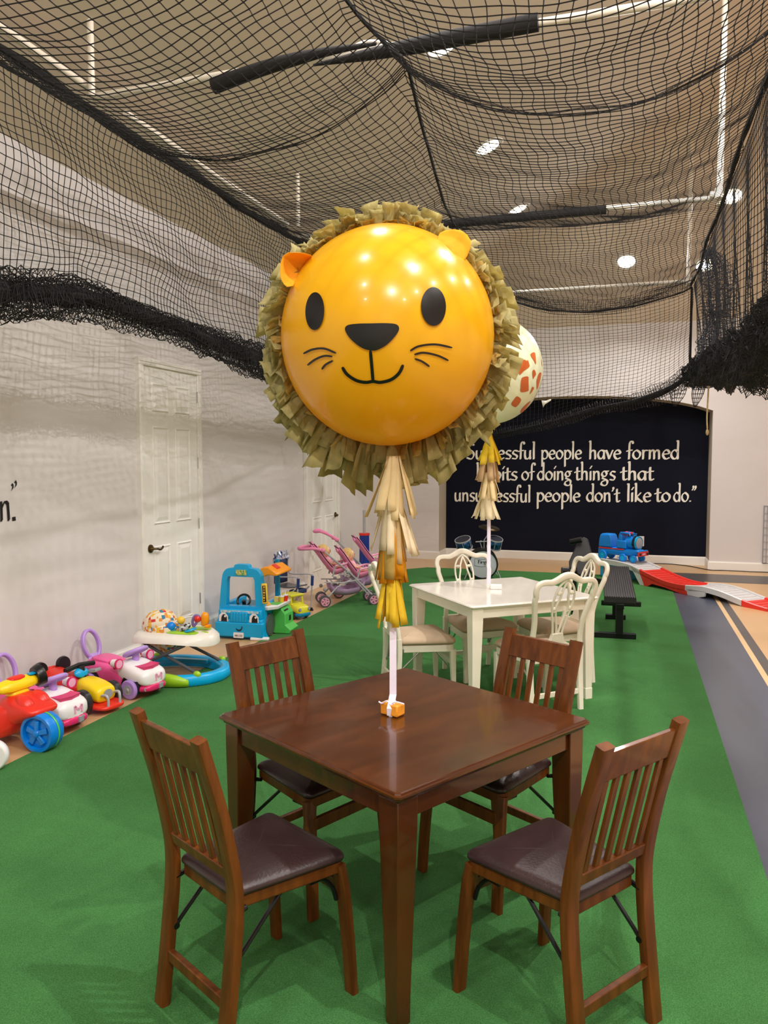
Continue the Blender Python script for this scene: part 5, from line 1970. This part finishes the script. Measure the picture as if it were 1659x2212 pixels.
# ------------------------------------------------------------------ little yellow truck
t = thing('toy_truck', 'small yellow toy truck with a blue bumper behind the green bin', 'toy truck', (-3.335, 7.47, 0), -.45)
Mt['limey'] = plastic('lime_yellow_plastic', (226, 220, 54))
MB().loft([section(.02, .16, .06, .15), section(.06, .18, .055, .16), section(.15, .18, .05, .145), section(.175, .16, .05, .12)]).build('hood', Mt['limey'], t, smooth=60, sub=1)
q = MB()
for s_ in (-1, 1):
    for x in (.05, -.10):
        q.bar((x, s_ * .08, .14), (x - .012, s_ * .074, .235), .018, .018)
q.box((-.035, 0, .238), (.19, .175, .022))
q.box((-.03, 0, .105), (.16, .18, .10))
q.build('cab', Mt['limey'], t, bevel=.006)
MB().loft([section(-.05, .20, .03, .075), section(.14, .205, .025, .075), section(.195, .17, .03, .07)]).build('bumper', Mt['teal'], t, smooth=60, sub=1)
for s_ in (-1, 1):
    MB().lathe([(.0001, .012), (.016, .010), (.018, 0)], (.165, s_ * .06, .105), (1, 0, .2), 14).build('headlamp', Mt['greyp'], t)
    for x in (-.09, .09):
        wheel(t, (x, s_ * .088, .042), (0, s_, 0), .042, .03, Mt['tyre'], Mt['teal'], .5)
MB().box((-.15, 0, .10), (.12, .18, .10)).build('truck_bed', Mt['skyblue'], t, bevel=.01)

# ------------------------------------------------------------------ doll strollers
FWD, LFT = Vector((.80, .60, 0)).normalized(), Vector((-.69, .72, 0)).normalized()


def stroller(label, loc, rz, seats, handle_z, seed, jz=.0):
    """local: x forward, y across; wheels, crossed frame, slung seats, basket, push handle"""
    t = thing('doll_stroller', label, 'doll stroller', loc, rz, 'pink doll strollers')
    hw = .135
    for s_ in (-1, 1):
        q = MB()
        q.tube([(-.02, s_ * hw, jz), (.28, s_ * hw, .385), (.56, s_ * hw, .10)], .0095, 8)
        q.tube([(.0, s_ * hw, .075), (.14, s_ * hw, .22), (.30, s_ * (hw - .01), .30)], .0085, 8)
        q.tube([(.0, s_ * hw, .28), (.20, s_ * hw, .27), (.42, s_ * hw, .30)], .0075, 8)
        q.tube([(.50, s_ * hw, .12), (.34, s_ * hw, .30)], .0075, 8)
        q.build('frame_side', Mt['silver'], t)
        for x, z in ((.26, .385), (.0, .20)):
            MB().ball((x, s_ * (hw + .008), z), (.022, .014, .022), 12, 8).build('frame_joint', Mt['greyp'], t)
    q = MB()
    for x, z in ((.0, .08), (.55, .10), (.30, .30), (.1, .27)):
        q.tube([(x, -hw, z), (x, hw, z)], .007, 8)
    q.build('cross_tube', Mt['silver'], t)
    q = MB()
    q.tube(crom([(-.02, -hw, jz), (-.12, -hw, (jz + handle_z) / 2 + .012), (-.21, -hw * .9, handle_z), (-.26, -hw * .5, handle_z - .006), (-.27, 0, handle_z - .01), (-.26, hw * .5, handle_z - .006), (-.21, hw * .9, handle_z), (-.12, hw, (jz + handle_z) / 2 + .012), (-.02, hw, jz)], 6), .017, 10)
    for s_ in (-1, 1):
        q.ball((-.02, s_ * hw, jz), .027, 10, 8)
    q.build('push_handle', Mt['pinkf'], t)
    for x in (0, .56):
        for s_ in (-1, 1):
            for dy_ in (-.016, .016):
                o = MB().lathe([(.048, -.009), (.062, -.009), (.066, -.004), (.066, .004), (.062, .009), (.048, .009), (.048, -.009)], (x, s_ * hw + dy_ * 1.4, .066), (0, 1, 0), 24).build('wheel', Mt['darkgrey'], t)
                q = MB()
                q.lathe([(.040, -.008), (.050, -.008), (.050, .008), (.040, .008), (.040, -.008)], (x, s_ * hw + dy_ * 1.4, .066), (0, 1, 0), 24)
                for k in range(5):
                    a = 2 * PI * k / 5
                    q.bar((x, s_ * hw + dy_ * 1.4, .066), (x + .045 * math.cos(a), s_ * hw + dy_ * 1.4, .066 + .045 * math.sin(a)), .012, .012, up=(0, 1, 0))
                q.build('wheel_rim', Mt['palepink'], o)
    q = MB()
    q.loft([[(x, y, z + .10 * abs(y / hw) ** 4) for y in np.linspace(-hw * .95, hw * .95, 9)] for x, z in ((.06, .19), (.12, .12), (.26, .11), (.40, .13), (.46, .20))], caps=False, closed=False)
    q.build('basket', Mt['mesh'], t, smooth=180, solid=.004)
    for sx, sz, lean in seats:
        q = MB()
        prof = [(-.16 - lean, .30), (-.12 - lean * .8, .24), (-.06 - lean * .5, .13), (-.01, .03), (.03, .0), (.11, .02), (.15, .05)]
        q.loft([[(sx + x, y, sz + z + .035 * (abs(y) / .10) ** 3) for y in np.linspace(-.118, .118, 7)] for x, z in crom(prof, 4)], caps=False, closed=False)
        o = q.build('seat', Mt['pinkf'], t, smooth=180, solid=.024)
        q = MB()
        for s_ in (-1, 1):
            q.tube([(sx + x, s_ * .120, sz + z + .055) for x, z in crom(prof[:4], 4)], .006, 6)
        q.tube(crom([(sx - .16 - lean, -.105, sz + .335), (sx - .19 - lean, -.05, sz + .36), (sx - .19 - lean, .05, sz + .36), (sx - .16 - lean, .105, sz + .335)], 5), .006, 6)
        q.build('seat_piping', Mt['blackp'], o)
        q = MB()
        q.tube(crom([(sx + .02, -.125, sz + .10), (sx + .15, -.11, sz + .125), (sx + .175, 0, sz + .13), (sx + .15, .11, sz + .125), (sx + .02, .125, sz + .10)], 5), .012, 8)
        q.build('bumper_bar', Mt['palepink'], o)
        q = MB()
        for s_ in (-1, 1):
            q.tube([(sx + .02, s_ * .125, sz + .10), (sx - .01, s_ * .125, sz - .02)], .010, 6)
        q.build('seat_bracket', Mt['silver'], o)
    return t


SA, SB = (-3.30, 8.20, 0), (-3.36, 8.80, 0)
RZ = math.atan2(FWD.y, FWD.x)
stroller('pink tandem doll stroller with two blond dolls in its seats', SA, RZ - .10, [(.10, .36, .06), (.38, .31, .05)], .66, 1, .64)
stroller('pink doll stroller with an empty reclined seat behind the tandem one', SB, RZ - .12, [(.44, .37, .06)], .80, 2, .70)
Rm = Matrix.Rotation(RZ - .10, 4, 'Z')


def doll(label, sx, sz, curl):
    """small blond doll lying back in the seat"""
    p = Matrix.Translation(SA) @ Rm
    o = thing('doll', label, 'doll', p @ Vector((sx - .01, 0, sz + .0)), RZ - .10, 'blond dolls in the stroller')
    o.scale = (1.2, 1.2, 1.12)
    q = MB()
    q.ball((-.055, 0, .225), (.052, .050, .058), 20, 14, rot=(0, .3, 0))
    q.ball((-.003, 0, .222), (.008, .008, .008), 8, 6)
    q.loft([[(x + r_ * math.cos(a) * .7, r_ * math.sin(a), z + r_ * .2 * math.cos(a)) for a in np.linspace(0, 2 * PI, 13)[:-1]] for x, z, r_ in ((-.045, .17, .02), (-.04, .155, .04), (-.02, .11, .048), (.005, .06, .052), (.02, .04, .03))])
    for s_ in (-1, 1):
        q.tube([(-.04, s_ * .045, .145), (-.005, s_ * .068, .11), (.045, s_ * .06, .10)], .014, 8, scale=(1.1, .95, .8))
        q.tube([(.01, s_ * .03, .055), (.07, s_ * .04, .075), (.13, s_ * .042, .055)], .019, 8, scale=(1.1, .95, .75))
    q.build('doll_body', Mt['skin'], o, smooth=180)
    q = MB()
    rd = random.Random(int(curl * 10))
    q.ball((-.070, 0, .237), (.054, .056, .060), 16, 12)
    for k in range(int(30 * curl)):
        a, e_ = rd.uniform(0, 2 * PI), rd.uniform(-.5, 1.5)
        d = Vector((math.cos(a) * math.cos(e_), math.sin(a) * math.cos(e_), math.sin(e_)))
        if d.x > .35:
            continue
        q.ball(Vector((-.070, 0, .232)) + d * .052, .017, 8, 6)
    q.build('doll_hair', Mt['blond'], o, smooth=180)
    q = MB()
    for s_ in (-1, 1):
        q.ball((-.008, s_ * .019, .236), (.004, .007, .008), 8, 6)
    q.build('doll_eyes', Mt['blackp'], o)
    MB().loft([[(x + r_ * math.cos(a) * .75, r_ * math.sin(a), z + r_ * .2 * math.cos(a)) for a in np.linspace(0, 2 * PI, 15)[:-1]] for x, z, r_ in ((-.042, .165, .032), (-.038, .15, .048), (-.015, .10, .056), (.012, .055, .062), (.03, .04, .05))]).build('doll_dress', Mt['palepink'], o, smooth=60)
    return o


doll('blond doll in the rear seat of the tandem stroller', .10, .362, .8)
doll('curly blond doll in the front seat of the tandem stroller', .38, .312, 2.2)

# ------------------------------------------------------------------ navy folding walker with foil-trimmed back
t = thing('toy_stroller', 'grey-framed toy stroller with navy back and blue-silver foil trim, behind the food truck', 'toy stroller', (-3.47, 7.77, 0), -.25)
q = MB()
q.grid(lambda u, v: (-.18 + .02 * math.sin(PI * u), -.11 + .22 * u, .30 + .26 * v), 8, 4)
q.build('seat_back', Mt['navyf'], t, smooth=180, solid=.012)
rd = random.Random(4)
q = MB()
for k in range(46):
    y = -.115 + .23 * rd.random()
    z = .545 + .08 * rd.random()
    a = rd.uniform(-.6, .6)
    q.add([(-.165 + rd.uniform(-.02, .02), y - .012, z), (-.16 + rd.uniform(-.02, .02), y + .012, z + a * .01), (-.17, y + .010 + a * .02, z + .04), (-.175, y - .012 + a * .02, z + .036)], [(0, 1, 2, 3)])
q.build('foil_trim', Mt['foil'], t, smooth=0, solid=.001)
q = MB()
q.grid(lambda u, v: (-.17 + .27 * v, -.11 + .22 * u, .285 - .015 * math.sin(PI * v)), 6, 6)
q.build('seat', Mt['darkgrey'], t, smooth=180, solid=.012)
MB().box((.06, 0, .225), (.10, .20, .05)).build('foot_pouch', Mt['navyf'], t, bevel=.015)
for s_ in (-1, 1):
    q = MB()
    q.tube(crom([(-.18, s_ * .125, .58), (-.17, s_ * .125, .42), (-.12, s_ * .125, .385), (.10, s_ * .125, .40), (.15, s_ * .125, .39)], 4), .007, 8)
    q.tube([(.16, s_ * .125, .40), (.15, s_ * .125, .20), (.14, s_ * .125, .02)], .008, 8)
    q.tube([(-.16, s_ * .125, .02), (.12, s_ * .125, .27)], .008, 8)
    q.build('frame_side', Mt['silver'], t)
    MB().cyl((.162, s_ * .125, .385), (.156, s_ * .125, .28), .016, 12).build('grip', mat('blue_grip', (14, 50, 120), .5), t)
    MB().box((.14, s_ * .125, .018), (.05, .03, .034), taper=.5).build('foot', Mt['blackp'], t)
MB().tube([(.14, -.125, .025), (.14, .125, .025)], .008, 8).build('floor_bar', Mt['blackp'], t)

# ------------------------------------------------------------------ blue pole at the back
p = onZ(808, 1240)
t = thing('toy_post', 'tall blue post with red collar in the far corner, behind the yellow tassel', 'toy post', (-3.52, 10.3, 0))
q = MB()
q.loft([section(0, .17, .0, .0 + .001)] if False else [[(.075 * math.cos(a) * k, .075 * math.sin(a) * k, z) for a in np.linspace(0, 2 * PI, 17)[:-1]] for z, k in ((.0, 1.0), (.60, .9))])
q.build('post', mat('royal_blue_plastic', (10, 52, 150), .4), t, smooth=40)
MB().cyl((0, 0, .60), (0, 0, .63), .075, 20).build('collar', Mt['red'], t)
MB().cyl((0, 0, .63), (0, 0, .95), .022, 14).build('upper_pole', Mt['silver'], t)


# ================================================================== right-hand back of the room
# bench
t = thing('weight_bench', 'black weight bench with a ribbed flat seat and raised back pad, behind the white chairs', 'bench', (-.15, 7.35, TURF), math.radians(3))
t.location = (-.06, 7.35, TURF)
# local: y away from the viewer
q = MB()
n_ = 13
sec_top = []
for i in range(n_ * 4 + 1):
    u = i / (n_ * 4)
    sec_top.append((-.135 + .27 * u, .007 * (1 if (i // 2) % 2 == 0 else 0)))
prof = [(x, .395 + z) for x, z in sec_top] + [(.140, .385), (.140, .345), (-.140, .345), (-.140, .385)]
q.loft([[(x * (1 - .06 * (y / 1.15)), y, z + .13 * y / 1.15) for x, z in prof] for y in (0, .5, 1.15)])
q.build('seat_pad', mat('ribbed_black_vinyl', (34, 32, 36), .32, var=.1), t, smooth=20)
q = MB()
q.box((0, .03, .335), (.27, .05, .02))
q.box((0, .55, .372), (.07, 1.12, .05), rot=(.113, 0, 0))
q.build('pad_rail', Mt['blackm'], t, bevel=.004)
MB().box((0, .09, .17), (.065, .055, .32)).build('front_post', Mt['blackm'], t, bevel=.004)
MB().box((0, .98, .205), (.065, .055, .40)).build('rear_post', Mt['blackm'], t, bevel=.004)
MB().box((-.06, .09, .025), (.42, .055, .05)).build('front_foot', Mt['blackm'], t, bevel=.004)
MB().box((0, .98, .025), (.20, .055, .05)).build('rear_foot', Mt['blackm'], t, bevel=.004)
MB().box((.02, .28, .29), (.36, .045, .045)).build('leg_bar', Mt['blackm'], t, bevel=.004)
q = MB()
a = .18
pad = [(-.11, .0), (.11, .0), (.135, .16), (.05, .40), (.0, .42), (-.05, .38), (-.13, .16)]
q.prism(pad, (-.36, 1.12, .40), (1, -.05, .0), (.06, .30, 1), -.05)
q.build('back_pad', mat('grey_black_vinyl', (44, 44, 50), .3, var=.1), t, bevel=.01)
q = MB()
q.tube([(-.47, 1.16, .30), (-.44, 1.2, .56), (-.35, 1.26, .78)], .022, 10)
q.tube([(-.55, 1.1, .46), (-.40, 1.14, .46)], .045, 14)
q.tube([(-.35, 1.14, .80), (-.47, 1.16, .77)], .03, 12)
q.bar((-.05, 1.0, .36), (-.42, 1.13, .42), .05, .05)
q.bar((-.42, 1.13, .42), (-.42, 1.13, .0), .05, .05)
q.build('back_pad_arm', Mt['blackm'], t)

# ------------------------------------------------------------------ coaster track
A_ = onZ(1394, 1267)
B_ = onZ(1640, 1318)
dv = B_ - A_
dv = dv / np.linalg.norm(dv)
rz = math.atan2(dv[1], dv[0])
t = thing('coaster_track', 'red and grey plastic coaster ramp with steps, running off the turf', 'toy ramp', tuple(A_), rz)
# local: x down the track along the near edge, y to the far side
prof = [(-1.00, .245), (-.62, .245), (-.45, .240), (-.28, .222), (-.05, .174), (.18, .125), (.40, .095), (.62, .092), (.78, .105), (.92, .120), (1.08, .117), (1.26, .098), (1.46, .062), (1.66, .030), (1.86, .012)]
PX = np.array(crom([(x, 0, z) for x, z in prof], 5))
WT = .40


def trk_z(x):
    return float(np.interp(x, PX[:, 0], PX[:, 2]))


def seg(x0, x1, m_, nm):
    xs = np.linspace(x0, x1, max(3, int((x1 - x0) / .035)))
    q = MB()
    q.loft([[(x, y, trk_z(x) + dz) for y, dz in ((0, -.045), (0, .018), (.012, .026), (.034, .022), (.04, .004), (WT - .04, .004), (WT - .034, .022), (WT - .012, .026), (WT, .018), (WT, -.045), (WT - .03, -.045), (WT - .03, -.012), (.03, -.012), (.03, -.045))] for x in xs])
    o = q.build(nm, m_, t, smooth=30)
    k = 0
    q = MB()
    x = x0 + .06
    while x < x1 - .03:
        q.box((x, WT / 2, trk_z(x) + .005), (.014, WT - .10, .006), rot=(0, -math.atan2(trk_z(x + .02) - trk_z(x - .02), .04), 0))
        x += .075
    q.build('step_rib', m_, o)
    return o


Mt['trackg'] = plastic('grey_track_plastic', (206, 204, 204), .4)
Mt['trackr'] = plastic('red_track_plastic', (222, 50, 40), .4)
g1 = seg(-.98, -.12, Mt['trackg'], 'track_section')
r1 = seg(-.12, .68, Mt['trackr'], 'track_section')
g2 = seg(.68, 1.52, Mt['trackg'], 'track_section')
r2 = seg(1.52, 1.86, Mt['trackr'], 'track_section')
q = MB()
for x0, x1, m_ in ((-.20, -.12, 'trackg'),):
    for y in (0, WT - .03):
        q.prism([(-.30, .24), (-.12, .19), (-.02, 0), (-.10, 0)], (0, y + .03, 0), (1, 0, 0), (0, 0, 1), .03)
q.build('track_leg', Mt['trackg'], g1, bevel=.004)
q = MB()
for y in (0, WT - .03):
    q.prism([(-.12, .17), (.1, .12), (.35, .07), (.70, .06), (.72, 0), (.60, 0), (.35, .035), (.12, .05), (.02, 0), (-.02, 0)], (0, y + .03, 0), (1, 0, 0), (0, 0, 1), .03)
q.build('track_leg', Mt['trackr'], r1, bevel=.004)
q = MB()
for y in (0, WT - .03):
    q.prism([(.70, .08), (1.0, .09), (.98, .02), (.90, 0), (.72, 0)], (0, y + .03, 0), (1, 0, 0), (0, 0, 1), .03)
q.build('track_leg', Mt['trackg'], g2, bevel=.004)
q = MB()
q.box((-.72, WT / 2, .112), (.50, WT - .10, .22))
q.build('platform_base', Mt['skyblue'], t, bevel=.02)

# ------------------------------------------------------------------ blue ride-on train, plain-fronted
TP = Matrix.Translation(A_) @ Matrix.Rotation(rz, 4, 'Z')
pt = TP @ Vector((-.70, WT / 2, .2500))
t = thing('ride_on_train', 'blue ride-on toy train with red buffer beam on top of the coaster ramp', 'ride-on toy', pt, rz + .30)
MB().loft([section(-.33, .16, .09, .17), section(-.32, .20, .07, .185), section(.0, .20, .07, .185), section(.30, .20, .08, .185), section(.325, .16, .09, .17)]).build('chassis', Mt['bluep'], t, smooth=60, sub=1)
q = MB()
q.loft([[(x, y, z) for x, y in ((-.31 + k, -.095 + j), (-.31 + k, .095 - j), (-.10 - k * 1.6, .095 - j), (-.10 - k * 1.6, -.095 + j))] for z, k, j in ((.18, 0, 0), (.28, .005, .003), (.355, .02, .012), (.365, .035, .03))])
q.build('cab_seat', Mt['bluep'], t, bevel=.014, seg=3)
q = MB()
q.lathe([(.0001, 0), (.085, 0), (.09, .01), (.09, .17), (.0001, .17)], (.10, 0, .262), (1, 0, 0), 32)
q.build('boiler', Mt['bluep'], t, smooth=40)
MB().lathe([(.091, 0), (.098, .0), (.098, .03), (.091, .03)], (.215, 0, .262), (1, 0, 0), 32).build('boiler_band', Mt['blackp'], t)
MB().lathe([(.0001, .016), (.05, .014), (.072, .008), (.078, 0)], (.268, 0, .262), (1, 0, 0), 32).build('smokebox_door', mat('pale_grey_plastic', (178, 184, 192), .4), t)
MB().lathe([(.078, -.006), (.084, .006), (.092, .004), (.092, -.02)], (.270, 0, .262), (1, 0, 0), 32).build('door_ring', Mt['skyblue'], t)
q = MB()
q.loft([[(x, y, z) for x, y in ((-.02, -.10), (-.02, .10), (.13, .10), (.13, -.10))] for z in (.18, .29)])
q.loft([[(x + .0, y, z) for x, y in ((-.01 + k, -.085), (-.01 + k, .085), (.06 - k, .085), (.06 - k, -.085))] for z, k in ((.28, 0), (.375, .012))])
q.build('splasher', Mt['bluep'], t, bevel=.012)
q = MB()
q.tube([(.02, -.075, .37), (.03, -.07, .395), (.15, -.05, .39), (.16, -.05, .36)], .014, 8)
q.tube([(.02, .075, .37), (.03, .07, .395), (.15, .05, .39), (.16, .05, .36)], .014, 8)
q.build('handrail', Mt['bluep'], t)
q = MB()
q.cyl((.05, -.06, .385), (.05, .06, .385), .020, 14)
q.cyl((.13, -.05, .385), (.13, .05, .385), .020, 14)
q.box((.09, 0, .384), (.09, .09, .024))
q.build('grip_bar', Mt['trackr'], t)
q = MB()
q.lathe([(.030, 0), (.026, .03), (.034, .045), (.0001, .045)], (.20, 0, .345), (0, 0, 1), 18)
q.build('funnel', Mt['bluep'], t)
MB().box((.315, 0, .155), (.04, .25, .018)).build('running_board', Mt['bluep'], t, bevel=.005)
o = MB().box((.335, 0, .12), (.02, .25, .06)).build('buffer_beam', Mt['trackr'], t, bevel=.004)
for s_ in (-1, 1):
    MB().lathe([(.0001, .014), (.016, .012), (.018, 0)], (.344, s_ * .09, .12), (1, 0, 0), 16).build('buffer', Mt['blackp'], o)
MB().box((.346, 0, .118), (.004, .075, .024)).build('beam_plate', Mt['palepink'], o)
q = MB()
for s_ in (-1, 1):
    q.box((-.10, s_ * .1015, .168), (.40, .004, .016))
q.build('side_stripe', Mt['trackr'], t)
for s_ in (-1, 1):
    wheel(t, (-.23, s_ * .105, .068), (0, s_, 0), .068, .035, Mt['bluep'], Mt['skyblue'], .6)
    wheel(t, (.09, s_ * .105, .055), (0, s_, 0), .055, .035, Mt['bluep'], Mt['skyblue'], .6)
    wheel(t, (.25, s_ * .105, .050), (0, s_, 0), .050, .035, Mt['bluep'], Mt['skyblue'], .6)

# ------------------------------------------------------------------ drum kit
t = thing('drum_kit', 'small drum kit with white-headed bass drum and blue toms before the navy wall', 'drum kit', (-1.90, 10.60, TURF), math.radians(12))
sparkle = mat('blue_sparkle_wrap', (6, 16, 44), .3, metal=.5, scale=40, rgb2=(40, 110, 170), detail=1)
bc = (0, 0, .205)
q = MB()
q.lathe([(.19, .02), (.205, .02), (.205, .36), (.19, .36)], bc, (0, 1, 0), 36)
o = q.build('bass_drum', Mt['blackm'], t)
MB().lathe([(.0001, .012), (.188, .012), (.190, .02)], bc, (0, 1, 0), 36).build('drum_head', mat('white_drum_head', (214, 220, 236), .4, var=.01), o)
MB().lathe([(.185, .0), (.205, .0), (.208, .02), (.206, .04), (.185, .04), (.185, 0)], bc, (0, 1, 0), 36).build('drum_hoop', Mt['blackp'], o)
q = MB()
fn = lambda x, z: (x, .0095, z)
q.v = []
write_word(q, 'First', -.075, .055, .218, .026, fn, pen=.3, thin=.18)
write_word(q, 'Act', .012, .05, .196, .012, fn, pen=.3, thin=.2)
hexa = [(-.115, .285), (.0, .275), (.085, .285), (.085, .185), (-.02, .172), (-.115, .185)]
for i in range(6):
    a, c = hexa[i], hexa[(i + 1) % 6]
    q.bar((a[0], .010, a[1]), (c[0], .010, c[1]), .004, .002, up=(0, 1, 0))
q.build('drum_lettering', Mt['ink'], o, smooth=0)
for (x, y, z, r_, h_) in ((-.25, .12, .42, .105, .13), (.15, .14, .43, .095, .13)):
    q = MB()
    ax = Vector((-.25 if x < 0 else .2, -.35, 1)).normalized()
    q.lathe([(r_, 0), (r_, h_)], (x, y, z), ax, 28)
    o = q.build('tom', sparkle, t, solid=.006)
    q = MB()
    q.lathe([(.0001, h_ + .004), (r_ - .004, h_ + .004)], (x, y, z), ax, 28)
    q.build('tom_head', mat('dark_drum_head', (30, 34, 48), .4), o)
    q = MB()
    for zz in (0, h_):
        q.lathe([(r_, zz - .008), (r_ + .008, zz - .008), (r_ + .008, zz + .008), (r_, zz + .008)], (x, y, z), ax, 28)
    qt = ax.to_track_quat('Z', 'Y')
    for k in range(6):
        a = 2 * PI * k / 6
        q.cyl(Vector((x, y, z)) + qt @ Vector(((r_ + .008) * math.cos(a), (r_ + .008) * math.sin(a), 0)), Vector((x, y, z)) + qt @ Vector(((r_ + .008) * math.cos(a), (r_ + .008) * math.sin(a), h_)), .004, 6)
    q.build('tom_hoop', Mt['silver'], o)
q = MB()
q.tube([(.02, .22, .38), (.02, .22, .52), (.09, .25, .62), (.09, .25, .71)], .008, 8)
q.tube([(.0, .20, .38), (-.04, .18, .50), (-.02, .18, .52)], .007, 8)
q.tube([(-.10, .16, .50), (.08, .18, .51)], .008, 8)
for a in (0, 2.1, 4.2):
    q.tube([(.02, .42, .25), (.02 + .2 * math.cos(a), .42 + .2 * math.sin(a), 0)], .007, 8)
q.tube([(.02, .22, .38), (.02, .42, .25)], .008, 8)
q.build('cymbal_stand', Mt['silver'], t)
MB().lathe([(.0001, .016), (.03, .012), (.15, 0)], (.09, .25, .69), (.15, -.2, 1), 32).build('cymbal', mat('dark_cymbal', (70, 60, 44), .35, metal=.9), t, solid=.002)
for s_ in (-1, 1):
    MB().tube([(s_ * .17, .1, .18), (s_ * .25, .0, .0)], .007, 8).build('spur', Mt['silver'], t)

# ------------------------------------------------------------------ outlet, cord, wire grid
p = onY(1386, 1169, YREC)
t = thing('wall_outlet', 'white wall outlet with a black plug on the navy wall above the train', 'outlet', (p[0], YREC, p[2]))
MB().prism(rrect(.075, .16, .006), (0, -.008, 0), (1, 0, 0), (0, 0, 1), -.0078).build('cover_plate', Mt['whitepl'], t, bevel=.002)
MB().box((-.004, -.024, .0), (.045, .04, .05)).build('plug', Mt['blackp'], t, bevel=.006)
t = thing('power_cord', 'thin black cord lying on the tan floor along the right-hand baseboard', 'cord')
P_ = [onZ(x, y) for x, y in ((1388, 1213), (1410, 1217), (1450, 1218), (1490, 1224), (1530, 1230), (1560, 1233), (1595, 1232), (1625, 1236), (1680, 1238), (1720, 1241))]
P_[0] = np.array((p[0] + .1, YREC - .06, .01))
MB().tube(crom([(q_[0], min(q_[1], (YREC if q_[0] < NX1 - .05 else YB) - .05), .007) for q_ in P_], 5), .006, 8).build('cord', Mt['blackp'], t)
p = onY(1648, 1160, YB)
t = thing('wire_grid', 'grey wire grid panel leaning at the right-hand wall', 'wire panel', (p[0], YB - .03, .135))
q = MB()
W_, H_ = .62, .84
for k in range(14):
    q.tube([(.0 + W_ * k / 13, 0, 0), (W_ * k / 13, 0, H_)], .004, 6)
for k in range(9):
    q.tube([(0, -.004, H_ * k / 8), (W_, -.004, H_ * k / 8)], .004, 6)
q.build('grid', Mt['greyp'], t)
MB().tube([(0, 0, 0), (0, 0, H_), (W_, 0, H_), (W_, 0, 0)], .010, 8, closed=True).build('grid_frame', Mt['greyp'], t)
